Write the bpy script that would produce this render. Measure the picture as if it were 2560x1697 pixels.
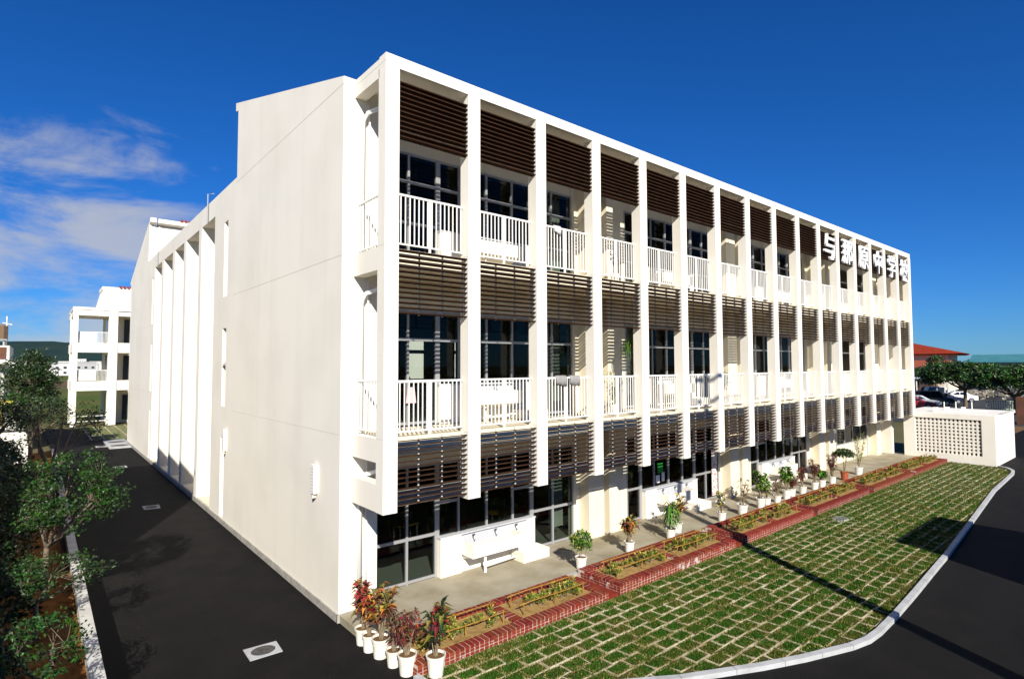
import bpy, math, random
from mathutils import Vector, Matrix, Euler
random.seed(7)
R = math.radians
sc = bpy.context.scene
for o in list(bpy.data.objects): bpy.data.objects.remove(o)

# ------------------------------------------------------------------ camera
cd = bpy.data.cameras.new('camera'); cam = bpy.data.objects.new('camera', cd); sc.collection.objects.link(cam)
cd.sensor_width = 36; cd.lens = 19.944; cd.clip_start = .1; cd.clip_end = 9000
yaw, pitch, roll = R(50.13), R(2.648), R(-.18)
fw = Vector((math.cos(yaw)*math.cos(pitch), math.sin(yaw)*math.cos(pitch), math.sin(pitch)))
rt = Vector((math.sin(yaw), -math.cos(yaw), 0)); up = rt.cross(fw)
r2 = rt*math.cos(roll) + up*math.sin(roll); u2 = up*math.cos(roll) - rt*math.sin(roll)
M = Matrix(((r2.x, u2.x, -fw.x, -5.24), (r2.y, u2.y, -fw.y, -9.937), (r2.z, u2.z, -fw.z, 5.214), (0, 0, 0, 1)))
cam.matrix_world = M
sc.camera = cam
CAM = Vector((-5.24, -9.937, 5.214))

# ------------------------------------------------------------------ light and sky
L = Vector((.50, 1.0, -.67)).normalized()            # direction in which the sunlight travels
EL = math.asin(-L.z)
sd = bpy.data.lights.new('sun', 'SUN'); sd.energy = 5.0; sd.angle = R(.5); sd.color = (1, .945, .845)
sun = bpy.data.objects.new('sun', sd); sc.collection.objects.link(sun)
sun.rotation_euler = L.to_track_quat('-Z', 'Y').to_euler(); sun.location = (-20, -40, 30)
w = bpy.data.worlds.new('World'); sc.world = w; w.use_nodes = True
N = w.node_tree.nodes; K = w.node_tree.links
for n in list(N): N.remove(n)
def wn(t, **kw):
    n = N.new(t)
    for k, v in kw.items(): setattr(n, k, v)
    return n
sky = wn('ShaderNodeTexSky', sky_type='NISHITA', sun_disc=False, sun_elevation=EL, sun_rotation=math.atan2(-L.x, -L.y),
         altitude=0, air_density=1.0, dust_density=.05, ozone_density=4.5)
hs = wn('ShaderNodeHueSaturation'); hs.inputs['Saturation'].default_value = 1.05; hs.inputs['Value'].default_value = 1
tint = wn('ShaderNodeMix', data_type='RGBA', blend_type='MULTIPLY'); tint.inputs[0].default_value = 1; tint.inputs[7].default_value = (.36, .74, 1.34, 1)   # polarised, saturated slide-film blue
K.new(sky.outputs[0], tint.inputs[6]); K.new(tint.outputs[2], hs.inputs['Color'])
tc = wn('ShaderNodeTexCoord'); sx = wn('ShaderNodeSeparateXYZ'); K.new(tc.outputs['Generated'], sx.inputs[0])
def wm(op, a, b=None, c=None):
    n = wn('ShaderNodeMath', operation=op)
    for i, v in enumerate((a, b, c)):
        if v is None: continue
        if isinstance(v, (int, float)): n.inputs[i].default_value = v
        else: K.new(v, n.inputs[i])
    return n.outputs[0]
def wr(v, a, b):
    n = wn('ShaderNodeMapRange', interpolation_type='SMOOTHSTEP'); K.new(v, n.inputs[0])
    n.inputs[1].default_value = a; n.inputs[2].default_value = b; return n.outputs[0]
# a bank of broken cloud over the western half of the sky, stretched into layers
az = wm('ARCTAN2', sx.outputs[1], sx.outputs[0])
cx = wn('ShaderNodeCombineXYZ')
K.new(wm('MULTIPLY', az, 2.3), cx.inputs[0]); K.new(wm('MULTIPLY', sx.outputs[2], 6.2), cx.inputs[1])
nz = wn('ShaderNodeTexNoise'); nz.inputs['Scale'].default_value = 2.1; nz.inputs['Detail'].default_value = 9; nz.inputs['Roughness'].default_value = .60; nz.inputs['Distortion'].default_value = .35
K.new(cx.outputs[0], nz.inputs['Vector'])
mask = wm('MULTIPLY', wm('MULTIPLY', wr(az, R(67), R(86)), wr(sx.outputs[2], .40, .28)), 1)
cl = wm('MULTIPLY', wr(wm('ADD', wm('ADD', nz.outputs[0], wm('MULTIPLY', wr(sx.outputs[2], .30, .10), .02)), wm('MULTIPLY', wm('SUBTRACT', mask, 1), .30)), .36, .62), mask)
mx = wn('ShaderNodeMix', data_type='RGBA'); K.new(wm('MULTIPLY', cl, .78), mx.inputs[0]); K.new(hs.outputs[0], mx.inputs[6]); mx.inputs[7].default_value = (6.6, 6.8, 7.2, 1)
bg = wn('ShaderNodeBackground'); bg.inputs[1].default_value = .05
K.new(mx.outputs[2], bg.inputs[0]); out = wn('ShaderNodeOutputWorld'); K.new(bg.outputs[0], out.inputs[0])
vs = sc.view_settings; vs.view_transform = 'Standard'; vs.look = 'None'; vs.exposure = .66; vs.gamma = 1; vs.use_curve_mapping = False
sc.cycles.use_denoising = True
sc.cycles.max_bounces = 6; sc.cycles.transparent_max_bounces = 12; sc.cycles.caustics_reflective = False; sc.cycles.caustics_refractive = False

# ------------------------------------------------------------------ materials
MT = {}
def mat(name, col, rough=.7, spec=.3, noise=None, col2=None, nscale=8, lo=.4, hi=.65, bump=0, bscale=60, metal=0, island=0, objvar=0, coord='Object', detail=5, trans=0):
    """procedural Principled: base colour mixed with a second by noise; optional per-leaf / per-object variation and fine bump"""
    m = bpy.data.materials.new(name); m.use_nodes = True; nt = m.node_tree; n = nt.nodes; k = nt.links
    b = n['Principled BSDF']; b.inputs['Roughness'].default_value = rough; b.inputs['Specular IOR Level'].default_value = spec; b.inputs['Metallic'].default_value = metal
    c4 = lambda c: (c[0], c[1], c[2], 1)
    if trans: b.inputs['Transmission Weight'].default_value = 0
    src = None
    t = n.new('ShaderNodeTexCoord')
    if coord == 'World':
        g = n.new('ShaderNodeNewGeometry'); vec = g.outputs['Position']
    else: vec = t.outputs[coord]
    if col2 is not None:
        z = n.new('ShaderNodeTexNoise'); z.inputs['Scale'].default_value = nscale; z.inputs['Detail'].default_value = detail; k.new(vec, z.inputs['Vector'])
        mr = n.new('ShaderNodeMapRange'); mr.inputs[1].default_value = lo; mr.inputs[2].default_value = hi; k.new(z.outputs[0], mr.inputs[0])
        x = n.new('ShaderNodeMix'); x.data_type = 'RGBA'; x.inputs[6].default_value = c4(col); x.inputs[7].default_value = c4(col2); k.new(mr.outputs[0], x.inputs[0])
        src = x.outputs[2]
    if island or objvar:
        if island: g = n.new('ShaderNodeNewGeometry'); rnd = g.outputs['Random Per Island']
        else: g = n.new('ShaderNodeObjectInfo'); rnd = g.outputs['Random']
        amt = island or objvar
        hv = n.new('ShaderNodeHueSaturation')
        mr = n.new('ShaderNodeMapRange'); mr.inputs[3].default_value = 1-amt; mr.inputs[4].default_value = 1+amt; k.new(rnd, mr.inputs[0]); k.new(mr.outputs[0], hv.inputs['Value'])
        m2 = n.new('ShaderNodeMath'); m2.operation = 'MULTIPLY'; m2.inputs[1].default_value = 7.31; k.new(rnd, m2.inputs[0])
        m3 = n.new('ShaderNodeMath'); m3.operation = 'FRACT'; k.new(m2.outputs[0], m3.inputs[0])
        m4 = n.new('ShaderNodeMapRange'); m4.inputs[3].default_value = .5-.05*amt; m4.inputs[4].default_value = .5+.05*amt; k.new(m3.outputs[0], m4.inputs[0]); k.new(m4.outputs[0], hv.inputs['Hue'])
        if src is None: hv.inputs['Color'].default_value = c4(col)
        else: k.new(src, hv.inputs['Color'])
        src = hv.outputs[0]
    if src is None: b.inputs['Base Color'].default_value = c4(col)
    else: k.new(src, b.inputs['Base Color'])
    if bump:
        z = n.new('ShaderNodeTexNoise'); z.inputs['Scale'].default_value = bscale; z.inputs['Detail'].default_value = 4; k.new(vec, z.inputs['Vector'])
        bp = n.new('ShaderNodeBump'); bp.inputs['Strength'].default_value = bump; bp.inputs['Distance'].default_value = .02; k.new(z.outputs[0], bp.inputs['Height']); k.new(bp.outputs[0], b.inputs['Normal'])
    MT[name] = m; return m
mat('white_paint', (.80, .755, .66), .75, .2, True, (.725, .68, .585), .55, .42, .8, .12, 90, coord='World', detail=8)
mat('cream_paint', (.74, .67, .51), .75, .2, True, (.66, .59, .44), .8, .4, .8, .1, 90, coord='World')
mat('white_metal', (.80, .78, .73), .45, .4)
mat('joint', (.56, .52, .44), .9, .1)
mat('plinth', (.40, .38, .34), .9, .1, True, (.26, .245, .22), 6, .35, .7, .25, 70, coord='World')
mat('concrete', (.35, .315, .235), .85, .2, True, (.235, .20, .125), 1.3, .38, .68, .2, 80, coord='World', detail=9)
mat('kerb_concrete', (.43, .44, .445), .85, .2, True, (.33, .33, .325), 3, .4, .7, .15, 90, coord='World', detail=8)
mat('wall_concrete', (.55, .54, .51), .85, .2, True, (.40, .39, .36), 2, .4, .7, .15, 60, coord='World', detail=8)
mat('paver', (.52, .46, .33), .9, .1, True, (.27, .22, .12), 3.5, .38, .66, .3, 60, coord='World')
mat('asphalt', (.0062, .0060, .0058), .85, .12, True, (.0115, .0102, .0090), 1.2, .35, .75, .6, 120, coord='World', detail=12)
mat('asphalt_far', (.04, .04, .042), .9, .2, True, (.06, .06, .06), 1, .4, .7, coord='World')
mat('lawn_soil', (.035, .05, .010), .95, .1, True, (.085, .065, .022), 5, .4, .65, .4, 50, coord='World')
mat('grass', (.027, .085, .006), .75, .10, True, (.095, .090, .018), 1.5, .46, .76, island=.5, coord='World', detail=6)
mat('grass_dry', (.30, .23, .075), .85, .1, True, (.26, .23, .08), 4, .4, .7, island=.35, coord='World')
mat('bed_soil', (.36, .235, .088), .95, .05, True, (.22, .13, .048), 9, .4, .7, .8, 40, coord='World', detail=10)
mat('red_soil', (.27, .115, .032), .95, .05, True, (.13, .052, .016), 5, .4, .7, .9, 25, coord='World', detail=10)
mat('brick', (.19, .028, .013), .8, .2, True, (.115, .017, .009), 14, .4, .7, .2, 60, coord='World', objvar=.22)
mat('brick_stain', (.19, .030, .014), .85, .2, True, (.52, .44, .41), 4.5, .62, .70, .2, 60, coord='World', objvar=.15)
mat('mortar', (.40, .31, .25), .95, .1, True, (.56, .48, .42), 6, .4, .7, coord='World')
mat('bamboo', (.33, .18, .032), .6, .2, True, (.19, .095, .02), 9, .4, .7, coord='World')
mat('louvre', (.040, .019, .010), .75, .06, True, (.028, .013, .008), 4, .4, .7, coord='World')
mat('bracket', (.55, .52, .46), .5, .4)
mat('aluminium', (.34, .34, .34), .42, .5, metal=.25)
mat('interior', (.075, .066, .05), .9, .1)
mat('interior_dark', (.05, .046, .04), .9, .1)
mat('sink_terrazzo', (.52, .53, .55), .6, .3, True, (.42, .43, .45), 40, .4, .6, coord='World')
mat('chrome', (.35, .34, .33), .25, .5, metal=.9)
mat('pot_white', (.74, .715, .64), .55, .35, True, (.60, .55, .44), 7, .45, .75)
mat('pot_clay', (.36, .095, .04), .8, .2, True, (.25, .06, .03), 9, .4, .7)
mat('pot_soil', (.14, .085, .04), .95, .05)
mat('leaf_red', (.24, .022, .016), .42, .4, island=.5)
mat('leaf_wine', (.085, .022, .020), .45, .4, island=.5)
mat('leaf_orange', (.34, .115, .018), .42, .4, island=.45)
mat('leaf_olive', (.12, .105, .018), .45, .4, island=.5)
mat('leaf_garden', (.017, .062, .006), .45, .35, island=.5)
mat('leaf_yellow', (.42, .36, .055), .45, .4, island=.35)
mat('leaf_green', (.032, .098, .008), .42, .45, island=.5)
mat('leaf_fresh', (.085, .20, .016), .42, .45, island=.4)
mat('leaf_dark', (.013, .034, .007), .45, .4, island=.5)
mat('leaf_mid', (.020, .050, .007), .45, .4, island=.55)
mat('bark', (.17, .135, .10), .9, .1, True, (.09, .07, .05), 12, .4, .7, .4, 40)
mat('stem', (.26, .20, .13), .85, .1, True, (.16, .12, .08), 20, .4, .7)
mat('tile_red', (.26, .035, .016), .8, .1, True, (.17, .022, .012), 3, .4, .7, coord='World')
mat('tile_faded', (.31, .085, .045), .85, .1, True, (.23, .06, .035), 3, .4, .7, coord='World')
mat('teal', (.045, .17, .20), .6, .3, True, (.055, .20, .22), .6, .4, .7, coord='World')
mat('letter', (.82, .82, .82), .4, .4)
mat('red_lamp', (.42, .012, .012), .35, .5)
mat('pink', (.70, .42, .42), .9, .1)
mat('rag', (.30, .29, .28), .95, .1, True, (.20, .19, .18), 30, .4, .7)
mat('poster_green', (.015, .22, .03), .7, .2)
mat('paper', (.62, .63, .62), .8, .2)
mat('banner', (.70, .68, .64), .8, .2, True, (.45, .04, .04), 21, .555, .575, coord='World')
mat('hill', (.016, .036, .034), .95, .05, True, (.026, .046, .036), .012, .4, .65, coord='World', detail=12)
mat('field', (.07, .10, .022), .95, .05, True, (.12, .11, .035), .05, .4, .7, coord='World', detail=10)
mat('field_brown', (.16, .095, .05), .95, .05, True, (.11, .075, .04), .08, .4, .7, coord='World', detail=10)
mat('ground', (.12, .105, .055), .95, .05, True, (.075, .085, .03), .06, .4, .65, coord='World', detail=12)
mat('town', (.66, .65, .62), .8, .2, True, (.52, .50, .47), .2, .4, .7, coord='World')
mat('town_grey', (.36, .36, .35), .8, .2)
mat('window_dark', (.03, .035, .04), .2, .5)
mat('sea', (.03, .13, .17), .3, .5)
mat('car_white', (.78, .78, .77), .25, .5); mat('car_navy', (.012, .017, .05), .2, .6); mat('car_black', (.012, .013, .015), .2, .6)
mat('car_silver', (.42, .43, .46), .25, .6, metal=.4); mat('car_red', (.20, .012, .02), .25, .5); mat('car_blue', (.05, .08, .18), .2, .6)
mat('car_glass', (.015, .018, .022), .08, .6); mat('tyre', (.015, .015, .015), .85, .2); mat('rim', (.45, .45, .46), .3, .5, metal=.7)
mat('lamp_red', (.30, .01, .015), .3, .5); mat('lamp_clear', (.65, .66, .68), .15, .6)
mat('roof_sheet', (.46, .56, .58), .5, .4); mat('fence_green', (.42, .52, .36), .6, .3); mat('brown_wall', (.14, .06, .035), .85, .2, True, (.09, .045, .03), 2, .4, .7, coord='World')
mat('rubble', (.34, .31, .25), .95, .1, True, (.15, .13, .10), 3, .4, .6, .4, 9, coord='World'); mat('pole', (.33, .32, .30), .9, .1)
mat('house_wall', (.66, .65, .60), .85, .2, True, (.46, .45, .40), 1.3, .42, .7, coord='World', detail=9)
mat('tank', (.24, .16, .10), .6, .3); mat('iron', (.045, .045, .045), .7, .3, True, (.085, .08, .07), 20, .4, .6)
def weather(name, amt=.16):
    """rain streaks: noise stretched downwards, plus blotches, darkening the paint a little"""
    nt = MT[name].node_tree; n = nt.nodes; k = nt.links; b = n['Principled BSDF']; src = b.inputs['Base Color'].links[0].from_socket
    g = n.new('ShaderNodeNewGeometry'); mp = n.new('ShaderNodeMapping'); mp.inputs['Scale'].default_value = (1.7, 1.7, .10); k.new(g.outputs['Position'], mp.inputs['Vector'])
    z = n.new('ShaderNodeTexNoise'); z.inputs['Scale'].default_value = 1; z.inputs['Detail'].default_value = 7; z.inputs['Roughness'].default_value = .62; k.new(mp.outputs[0], z.inputs['Vector'])
    r = n.new('ShaderNodeMapRange'); r.inputs[1].default_value = .50; r.inputs[2].default_value = .80; r.inputs[4].default_value = amt*2.2; k.new(z.outputs[0], r.inputs[0])
    x = n.new('ShaderNodeMix'); x.data_type = 'RGBA'; x.inputs[7].default_value = (.40, .36, .29, 1); k.new(r.outputs[0], x.inputs[0]); k.new(src, x.inputs[6]); k.new(x.outputs[2], b.inputs['Base Color'])
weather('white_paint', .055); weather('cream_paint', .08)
def speckle(name, col, scale=34):
    """pale chippings scattered through the asphalt and worn, lighter wheel tracks"""
    nt = MT[name].node_tree; n = nt.nodes; k = nt.links; b = n['Principled BSDF']; src = b.inputs['Base Color'].links[0].from_socket
    g = n.new('ShaderNodeNewGeometry'); z = n.new('ShaderNodeTexNoise'); z.inputs['Scale'].default_value = scale; z.inputs['Detail'].default_value = 3; k.new(g.outputs['Position'], z.inputs['Vector'])
    r = n.new('ShaderNodeMapRange'); r.inputs[1].default_value = .64; r.inputs[2].default_value = .74; k.new(z.outputs[0], r.inputs[0])
    x = n.new('ShaderNodeMix'); x.data_type = 'RGBA'; x.inputs[7].default_value = (*col, 1); k.new(r.outputs[0], x.inputs[0]); k.new(src, x.inputs[6]); k.new(x.outputs[2], b.inputs['Base Color'])
speckle('asphalt', (.048, .043, .037)); speckle('concrete', (.42, .38, .29), 22)
def glass():
    m = bpy.data.materials.new('glass'); m.use_nodes = True; nt = m.node_tree; n = nt.nodes; k = nt.links
    for q in list(n): n.remove(q)
    o = n.new('ShaderNodeOutputMaterial'); t = n.new('ShaderNodeBsdfTransparent'); t.inputs[0].default_value = (.62, .68, .66, 1)
    g = n.new('ShaderNodeBsdfGlossy'); g.inputs['Roughness'].default_value = .02; f = n.new('ShaderNodeFresnel'); f.inputs[0].default_value = 1.26
    x = n.new('ShaderNodeMixShader'); k.new(f.outputs[0], x.inputs[0]); k.new(t.outputs[0], x.inputs[1]); k.new(g.outputs[0], x.inputs[2]); k.new(x.outputs[0], o.inputs[0])
    MT['glass'] = m
glass()

# ------------------------------------------------------------------ mesh helpers
COL = sc.collection
class MB:
    """collects shapes; build() links them as ONE mesh object"""
    def __init__(s): s.v = []; s.f = []; s.m = []
    def poly(s, pts, m=0):
        i = len(s.v); s.v += [tuple(p) for p in pts]; s.f.append(tuple(range(i, i+len(pts)))); s.m.append(m)
    def hexa(s, p, m=0):
        i = len(s.v); s.v += [tuple(q) for q in p]
        for f in ((0, 3, 2, 1), (4, 5, 6, 7), (0, 1, 5, 4), (1, 2, 6, 5), (2, 3, 7, 6), (3, 0, 4, 7)):
            s.f.append(tuple(i+a for a in f)); s.m.append(m)
    def box(s, x0, x1, y0, y1, z0, z1, m=0):
        s.hexa([(x0, y0, z0), (x1, y0, z0), (x1, y1, z0), (x0, y1, z0), (x0, y0, z1), (x1, y0, z1), (x1, y1, z1), (x0, y1, z1)], m)
    def prism(s, pts, axis, a, b, m=0):
        """polygon pts (2D) extruded along axis 'x','y','z' from a to b"""
        def P(q, t): return {'x': (t, q[0], q[1]), 'y': (q[0], t, q[1]), 'z': (q[0], q[1], t)}[axis]
        n = len(pts); i = len(s.v); s.v += [P(q, a) for q in pts] + [P(q, b) for q in pts]
        s.f.append(tuple(range(i+n-1, i-1, -1))); s.m.append(m); s.f.append(tuple(range(i+n, i+2*n))); s.m.append(m)
        for j in range(n): s.f.append((i+j, i+(j+1) % n, i+n+(j+1) % n, i+n+j)); s.m.append(m)
    def tube(s, path, rad, n=6, m=0, cap=True):
        path = [Vector(p) for p in path]; rad = rad if isinstance(rad, (list, tuple)) else [rad]*len(path)
        base = len(s.v); ref = Vector((.31, .17, .93))
        for j, p in enumerate(path):
            d = (path[min(j+1, len(path)-1)] - path[max(j-1, 0)]).normalized()
            a = d.cross(ref if abs(d.dot(ref)) < .95 else Vector((1, 0, 0))).normalized(); b = d.cross(a)
            for q in range(n):
                t = 2*math.pi*q/n; s.v.append(tuple(p + (a*math.cos(t) + b*math.sin(t))*rad[j]))
        for j in range(len(path)-1):
            for q in range(n):
                s.f.append((base+j*n+q, base+j*n+(q+1) % n, base+(j+1)*n+(q+1) % n, base+(j+1)*n+q)); s.m.append(m)
        if cap:
            s.f.append(tuple(base+q for q in range(n-1, -1, -1))); s.m.append(m)
            e = base+(len(path)-1)*n; s.f.append(tuple(e+q for q in range(n))); s.m.append(m)
    def lathe(s, prof, n=18, m=0, c=(0, 0, 0)):
        """profile [(r,z)] turned round z"""
        base = len(s.v)
        for r, z in prof:
            for q in range(n):
                t = 2*math.pi*q/n; s.v.append((c[0]+r*math.cos(t), c[1]+r*math.sin(t), c[2]+z))
        for j in range(len(prof)-1):
            for q in range(n): s.f.append((base+j*n+q, base+j*n+(q+1) % n, base+(j+1)*n+(q+1) % n, base+(j+1)*n+q)); s.m.append(m)
    def leaf(s, p, d, nrm, ln, wd, m=0, droop=.25):
        """a pointed leaf of four triangles, folded along its midrib and drooping"""
        d = d.normalized(); sd_ = d.cross(nrm)
        if sd_.length < 1e-4: sd_ = d.orthogonal()
        sd_.normalize(); nn = sd_.cross(d).normalized()
        a = p; mid = p + d*ln*.5 + nn*ln*.05; tip = p + d*ln - Vector((0, 0, 1))*ln*droop
        l = mid + sd_*wd*.5 + nn*wd*.18; r = mid - sd_*wd*.5 + nn*wd*.18
        i = len(s.v); s.v += [tuple(q) for q in (a, l, tip, r, mid)]
        s.f += [(i, i+4, i+1), (i+1, i+4, i+2), (i, i+3, i+4), (i+3, i+2, i+4)]; s.m += [m]*4
    def build(s, name, mats, parent=None, local=False, smooth=False, loc=None):
        me = bpy.data.meshes.new(name); me.from_pydata(s.v, [], s.f)
        for k_ in (mats if isinstance(mats, (list, tuple)) else [mats]): me.materials.append(MT[k_])
        if any(s.m): me.polygons.foreach_set('material_index', s.m)
        if smooth: me.polygons.foreach_set('use_smooth', [True]*len(me.polygons))
        me.update()
        o = bpy.data.objects.new(name, me); COL.objects.link(o)
        if parent is not None:
            o.parent = parent
            if not local: o.location = -wloc(parent)
        if loc is not None: o.location = loc
        return o
def wloc(o):
    v = Vector((0, 0, 0))
    while o is not None: v += o.location; o = o.parent
    return v
def tag(o, label=None, cat=None, group=None, kind=None):
    for k_, v_ in (('label', label), ('category', cat), ('group', group), ('kind', kind)):
        if v_: o[k_] = v_
    return o
def thing(name, label, cat, loc=(0, 0, 0), rz=0, group=None):
    o = bpy.data.objects.new(name, None); COL.objects.link(o); o.location = loc; o.rotation_euler = (0, 0, rz); o.empty_display_size = .3
    return tag(o, label, cat, group)
def inst(name, me, parent, loc, rz=0):
    """another object on shared mesh data, world position loc, child of parent"""
    o = bpy.data.objects.new(name, me); COL.objects.link(o); o.parent = parent; o.location = Vector(loc) - wloc(parent); o.rotation_euler = (0, 0, rz); return o
def copy_tree(o, parent=None):
    c = o.copy(); COL.objects.link(c); c.parent = parent
    for ch in o.children: copy_tree(ch, c)
    return c
rnd = random.random
def ru(a, b): return a + (b-a)*rnd()
def rdir(zmin=-1, zmax=1):
    z = ru(zmin, zmax); t = ru(0, 2*math.pi); q = math.sqrt(max(0, 1-z*z)); return Vector((q*math.cos(t), q*math.sin(t), z))

# ------------------------------------------------------------------ ground, roads, lawn (the setting)
def struct(name, mb, mats, parent=None, **kw):
    o = mb.build(name, mats, parent, **kw)
    if parent is None: o['kind'] = 'structure'
    return o
g = MB(); g.poly([(-4000, -4000, -.06), (4000, -4000, -.06), (4000, 4000, -.06), (-4000, 4000, -.06)]); struct('ground', g, 'ground')
g = MB()
g.poly([(-4.40, -60, 0), (56, -60, 0), (56, 1.2, 0), (-4.40, 1.2, 0)]); g.poly([(-4.40, 1.2, 0), (-.3, 1.2, 0), (-.3, 34.3, 0), (-4.40, 34.3, 0)])
g.poly([(-4.40, 34.3, 0), (-1.55, 34.3, 0), (-1.3, 40, 0), (-2.8, 51, 0), (-4.9, 53, 0)])
struct('road', g, 'asphalt')
g = MB(); g.poly([(56, -14, -.02), (150, -14, -.02), (150, 40, -.02), (56, 40, -.02)]); struct('parking_lot', g, 'asphalt_far')
g = MB(); g.poly([(44, -1.2, .012), (58, -1.2, .012), (58, 3, .012), (42, 3, .012)]); struct('verge', g, 'field_brown')

INNER = [(-.20, -1.46), (-.16, -2.3), (.1, -2.65), (1.0, -3.1), (2.335, -3.80), (3.08, -4.27), (4.47, -4.94), (5.32, -5.29), (6.39, -5.66), (6.9, -5.77), (7.40, -5.79), (8.32, -5.76),
         (10.2, -5.65), (12.1, -5.52), (13.8, -5.41), (19, -4.98), (25, -4.48), (30.2, -4.25), (31.2, -4.12), (31.9, -3.8), (32.22, -3.42)]
def offs(path, d):
    o = []
    for i, p in enumerate(path):
        a = Vector(path[max(i-1, 0)]); b = Vector(path[min(i+1, len(path)-1)]); t = (b-a).normalized(); o.append((p[0]+t.y*d, p[1]-t.x*d))
    return o
OUTER = offs(INNER, .12)
LAWN = [(-.20, -1.40)] + INNER[1:] + [(32.22, -1.40)]
def inside(x, y, poly=LAWN):
    c = False; j = len(poly)-1
    for i in range(len(poly)):
        (xi, yi), (xj, yj) = poly[i], poly[j]
        if (yi > y) != (yj > y) and x < (xj-xi)*(y-yi)/(yj-yi)+xi: c = not c
        j = i
    return c
g = MB(); g.poly([(x, y, .020) for x, y in LAWN]); lawn = struct('lawn', g, 'lawn_soil')
# kerb stones round the lawn, each about 0.9 m long with a narrow joint
def densify(path, step):
    o = []
    for a, b in zip(path[:-1], path[1:]):
        a = Vector(a); b = Vector(b); n = max(1, round((b-a).length/step))
        o += [tuple(a+(b-a)*i/n) for i in range(n)]
    return o + [path[-1]]
kb = tag(bpy.data.objects.new('kerb', None), kind='structure'); COL.objects.link(kb); kb.location = (0, -1.5, 0)
di = densify(INNER, .45); do = offs(di, .12)
for i in range(0, len(di)-2, 2):
    m = MB(); n = min(i+2, len(di)-1)
    for j in range(i, n):
        a, b, c_, d_ = Vector(di[j]), Vector(di[j+1]), Vector(do[j+1]), Vector(do[j])
        if j == n-1: b = b+(a-b).normalized()*.008; c_ = c_+(d_-c_).normalized()*.008
        m.hexa([(*d_, -.02), (*c_, -.02), (*b, -.02), (*a, -.02), (*d_, .085), (*c_, .085), (*b, .085), (*a, .085)])
    m.build('kerb_stone', 'kerb_concrete', kb)
# grass pavers in running bond: concrete frames with turf in the cells
PX, PY = .46, .305
def ring(mb, x, y, z):
    a, b = PX/2-.004, PY/2-.004; t = ru(.011, .022); cz = [z+(ru(-.006, .005) if rnd() > .42 else ru(-.030, -.014)) for _ in range(4)]
    o = [(x-a, y-b), (x+a, y-b), (x+a, y+b), (x-a, y+b)]; n = [(x-a+t, y-b+t), (x+a-t, y-b+t), (x+a-t, y+b-t), (x-a+t, y+b-t)]
    i = len(mb.v); mb.v += [(*p, cz[q_]) for q_, p in enumerate(o)]+[(*p, cz[q_]) for q_, p in enumerate(n)]+[(*p, .0) for p in o]+[(*p, .008) for p in n]
    for k_ in range(4):
        q = (k_+1) % 4
        mb.f += [(i+k_, i+q, i+4+q, i+4+k_), (i+k_, i+8+k_, i+8+q, i+q), (i+4+k_, i+4+q, i+12+q, i+12+k_)]; mb.m += [0]*3
cells = []
for r_ in range(16):
    y = -1.46-PY*(r_+.5)
    for c_ in range(75):
        x = -.2+PX*(c_+(.5 if r_ % 2 else 0))
        if all(inside(x+sx_*PX*.30, y+sy_*PY*.30) for sx_ in (-1, 1) for sy_ in (-1, 1)): cells.append((x, y))
cells.sort(key=lambda p: (p[0]-CAM.x)**2+(p[1]-CAM.y)**2)
PMS = []
for _ in range(14):
    m = MB(); ring(m, 0, 0, .041); pv = m.build('paver', 'paver', lawn, local=True); PMS.append(pv.data)
    if _: bpy.data.objects.remove(pv)
    else: pv0 = pv
far = MB()
for i, (x, y) in enumerate(cells):
    z = ru(-.006, .003)
    if i == 0: pv0.location = (x, y, z)
    elif i < 300: o = inst('paver', random.choice(PMS), lawn, (x, y, z)); o.rotation_euler = (ru(-.01, .01), ru(-.01, .01), ru(-.012, .012))
    else: ring(far, x, y, .043+z)
tag(far.build('paver_field', 'paver', lawn, local=True), kind='stuff')
# turf: blades in the cells, dry at the edges, creeping over the frames
m = MB()
def blade(x, y, h, mi):
    a = ru(0, 6.28); wd = ru(.005, .010)*(1+h*6); lx, ly = ru(-.6, .6)*h, ru(-.6, .6)*h
    ca, sa = math.cos(a)*wd, math.sin(a)*wd
    i = len(m.v); m.v += [(x-ca, y-sa, .018), (x+ca, y+sa, .018), (x+lx, y+ly, .020+h)]; m.f.append((i, i+1, i+2)); m.m.append(mi)
from mathutils import noise as MN
for (x, y) in cells:
    d = math.hypot(x-CAM.x, y-CAM.y); n = int(620 if d < 14 else 400 if d < 20 else 170 if d < 28 else 90)
    sc_ = 1 if d < 14 else 1.25 if d < 20 else 1.9
    lush = MN.noise((x*.55, y*.8, 3.1)) + .25*(x > 16); bare = MN.noise((x*1.1+9, y*1.4, 7.7))
    n = int(n*(1.0+.45*lush))
    over = .24+.6*max(0, lush)
    for _ in range(n):
        ex, ey = ru(-.5, .5)*PX, ru(-.5, .5)*PY
        edge = min(PX/2-abs(ex), PY/2-abs(ey))
        if edge < .026 and rnd() > over: continue
        dry = rnd() < (.5 if edge < .055 else .05+.22*max(0, bare))
        blade(x+ex, y+ey, ru(.018, .045)*sc_*(.75 if dry else 1), 1 if dry else 0)
for _ in range(16000):      # ragged strips along the planters and the kerb
    x = ru(-.1, 32); y = -1.46-abs(random.gauss(0, .10)); blade(x, y, ru(.02, .05), 0 if rnd() < .6 else 1)
for i, (x, y) in enumerate(di):
    for _ in range(46):
        x2 = x+ru(-.25, .25); y2 = y+abs(random.gauss(0, .12))
        if inside(x2, y2): blade(x2, y2, ru(.02, .05), 0 if rnd() < .7 else 1)
tag(m.build('grass', ['grass', 'grass_dry']), 'short patchy green grass growing through the pale pavers of the lawn', 'grass', kind='stuff')
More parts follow.
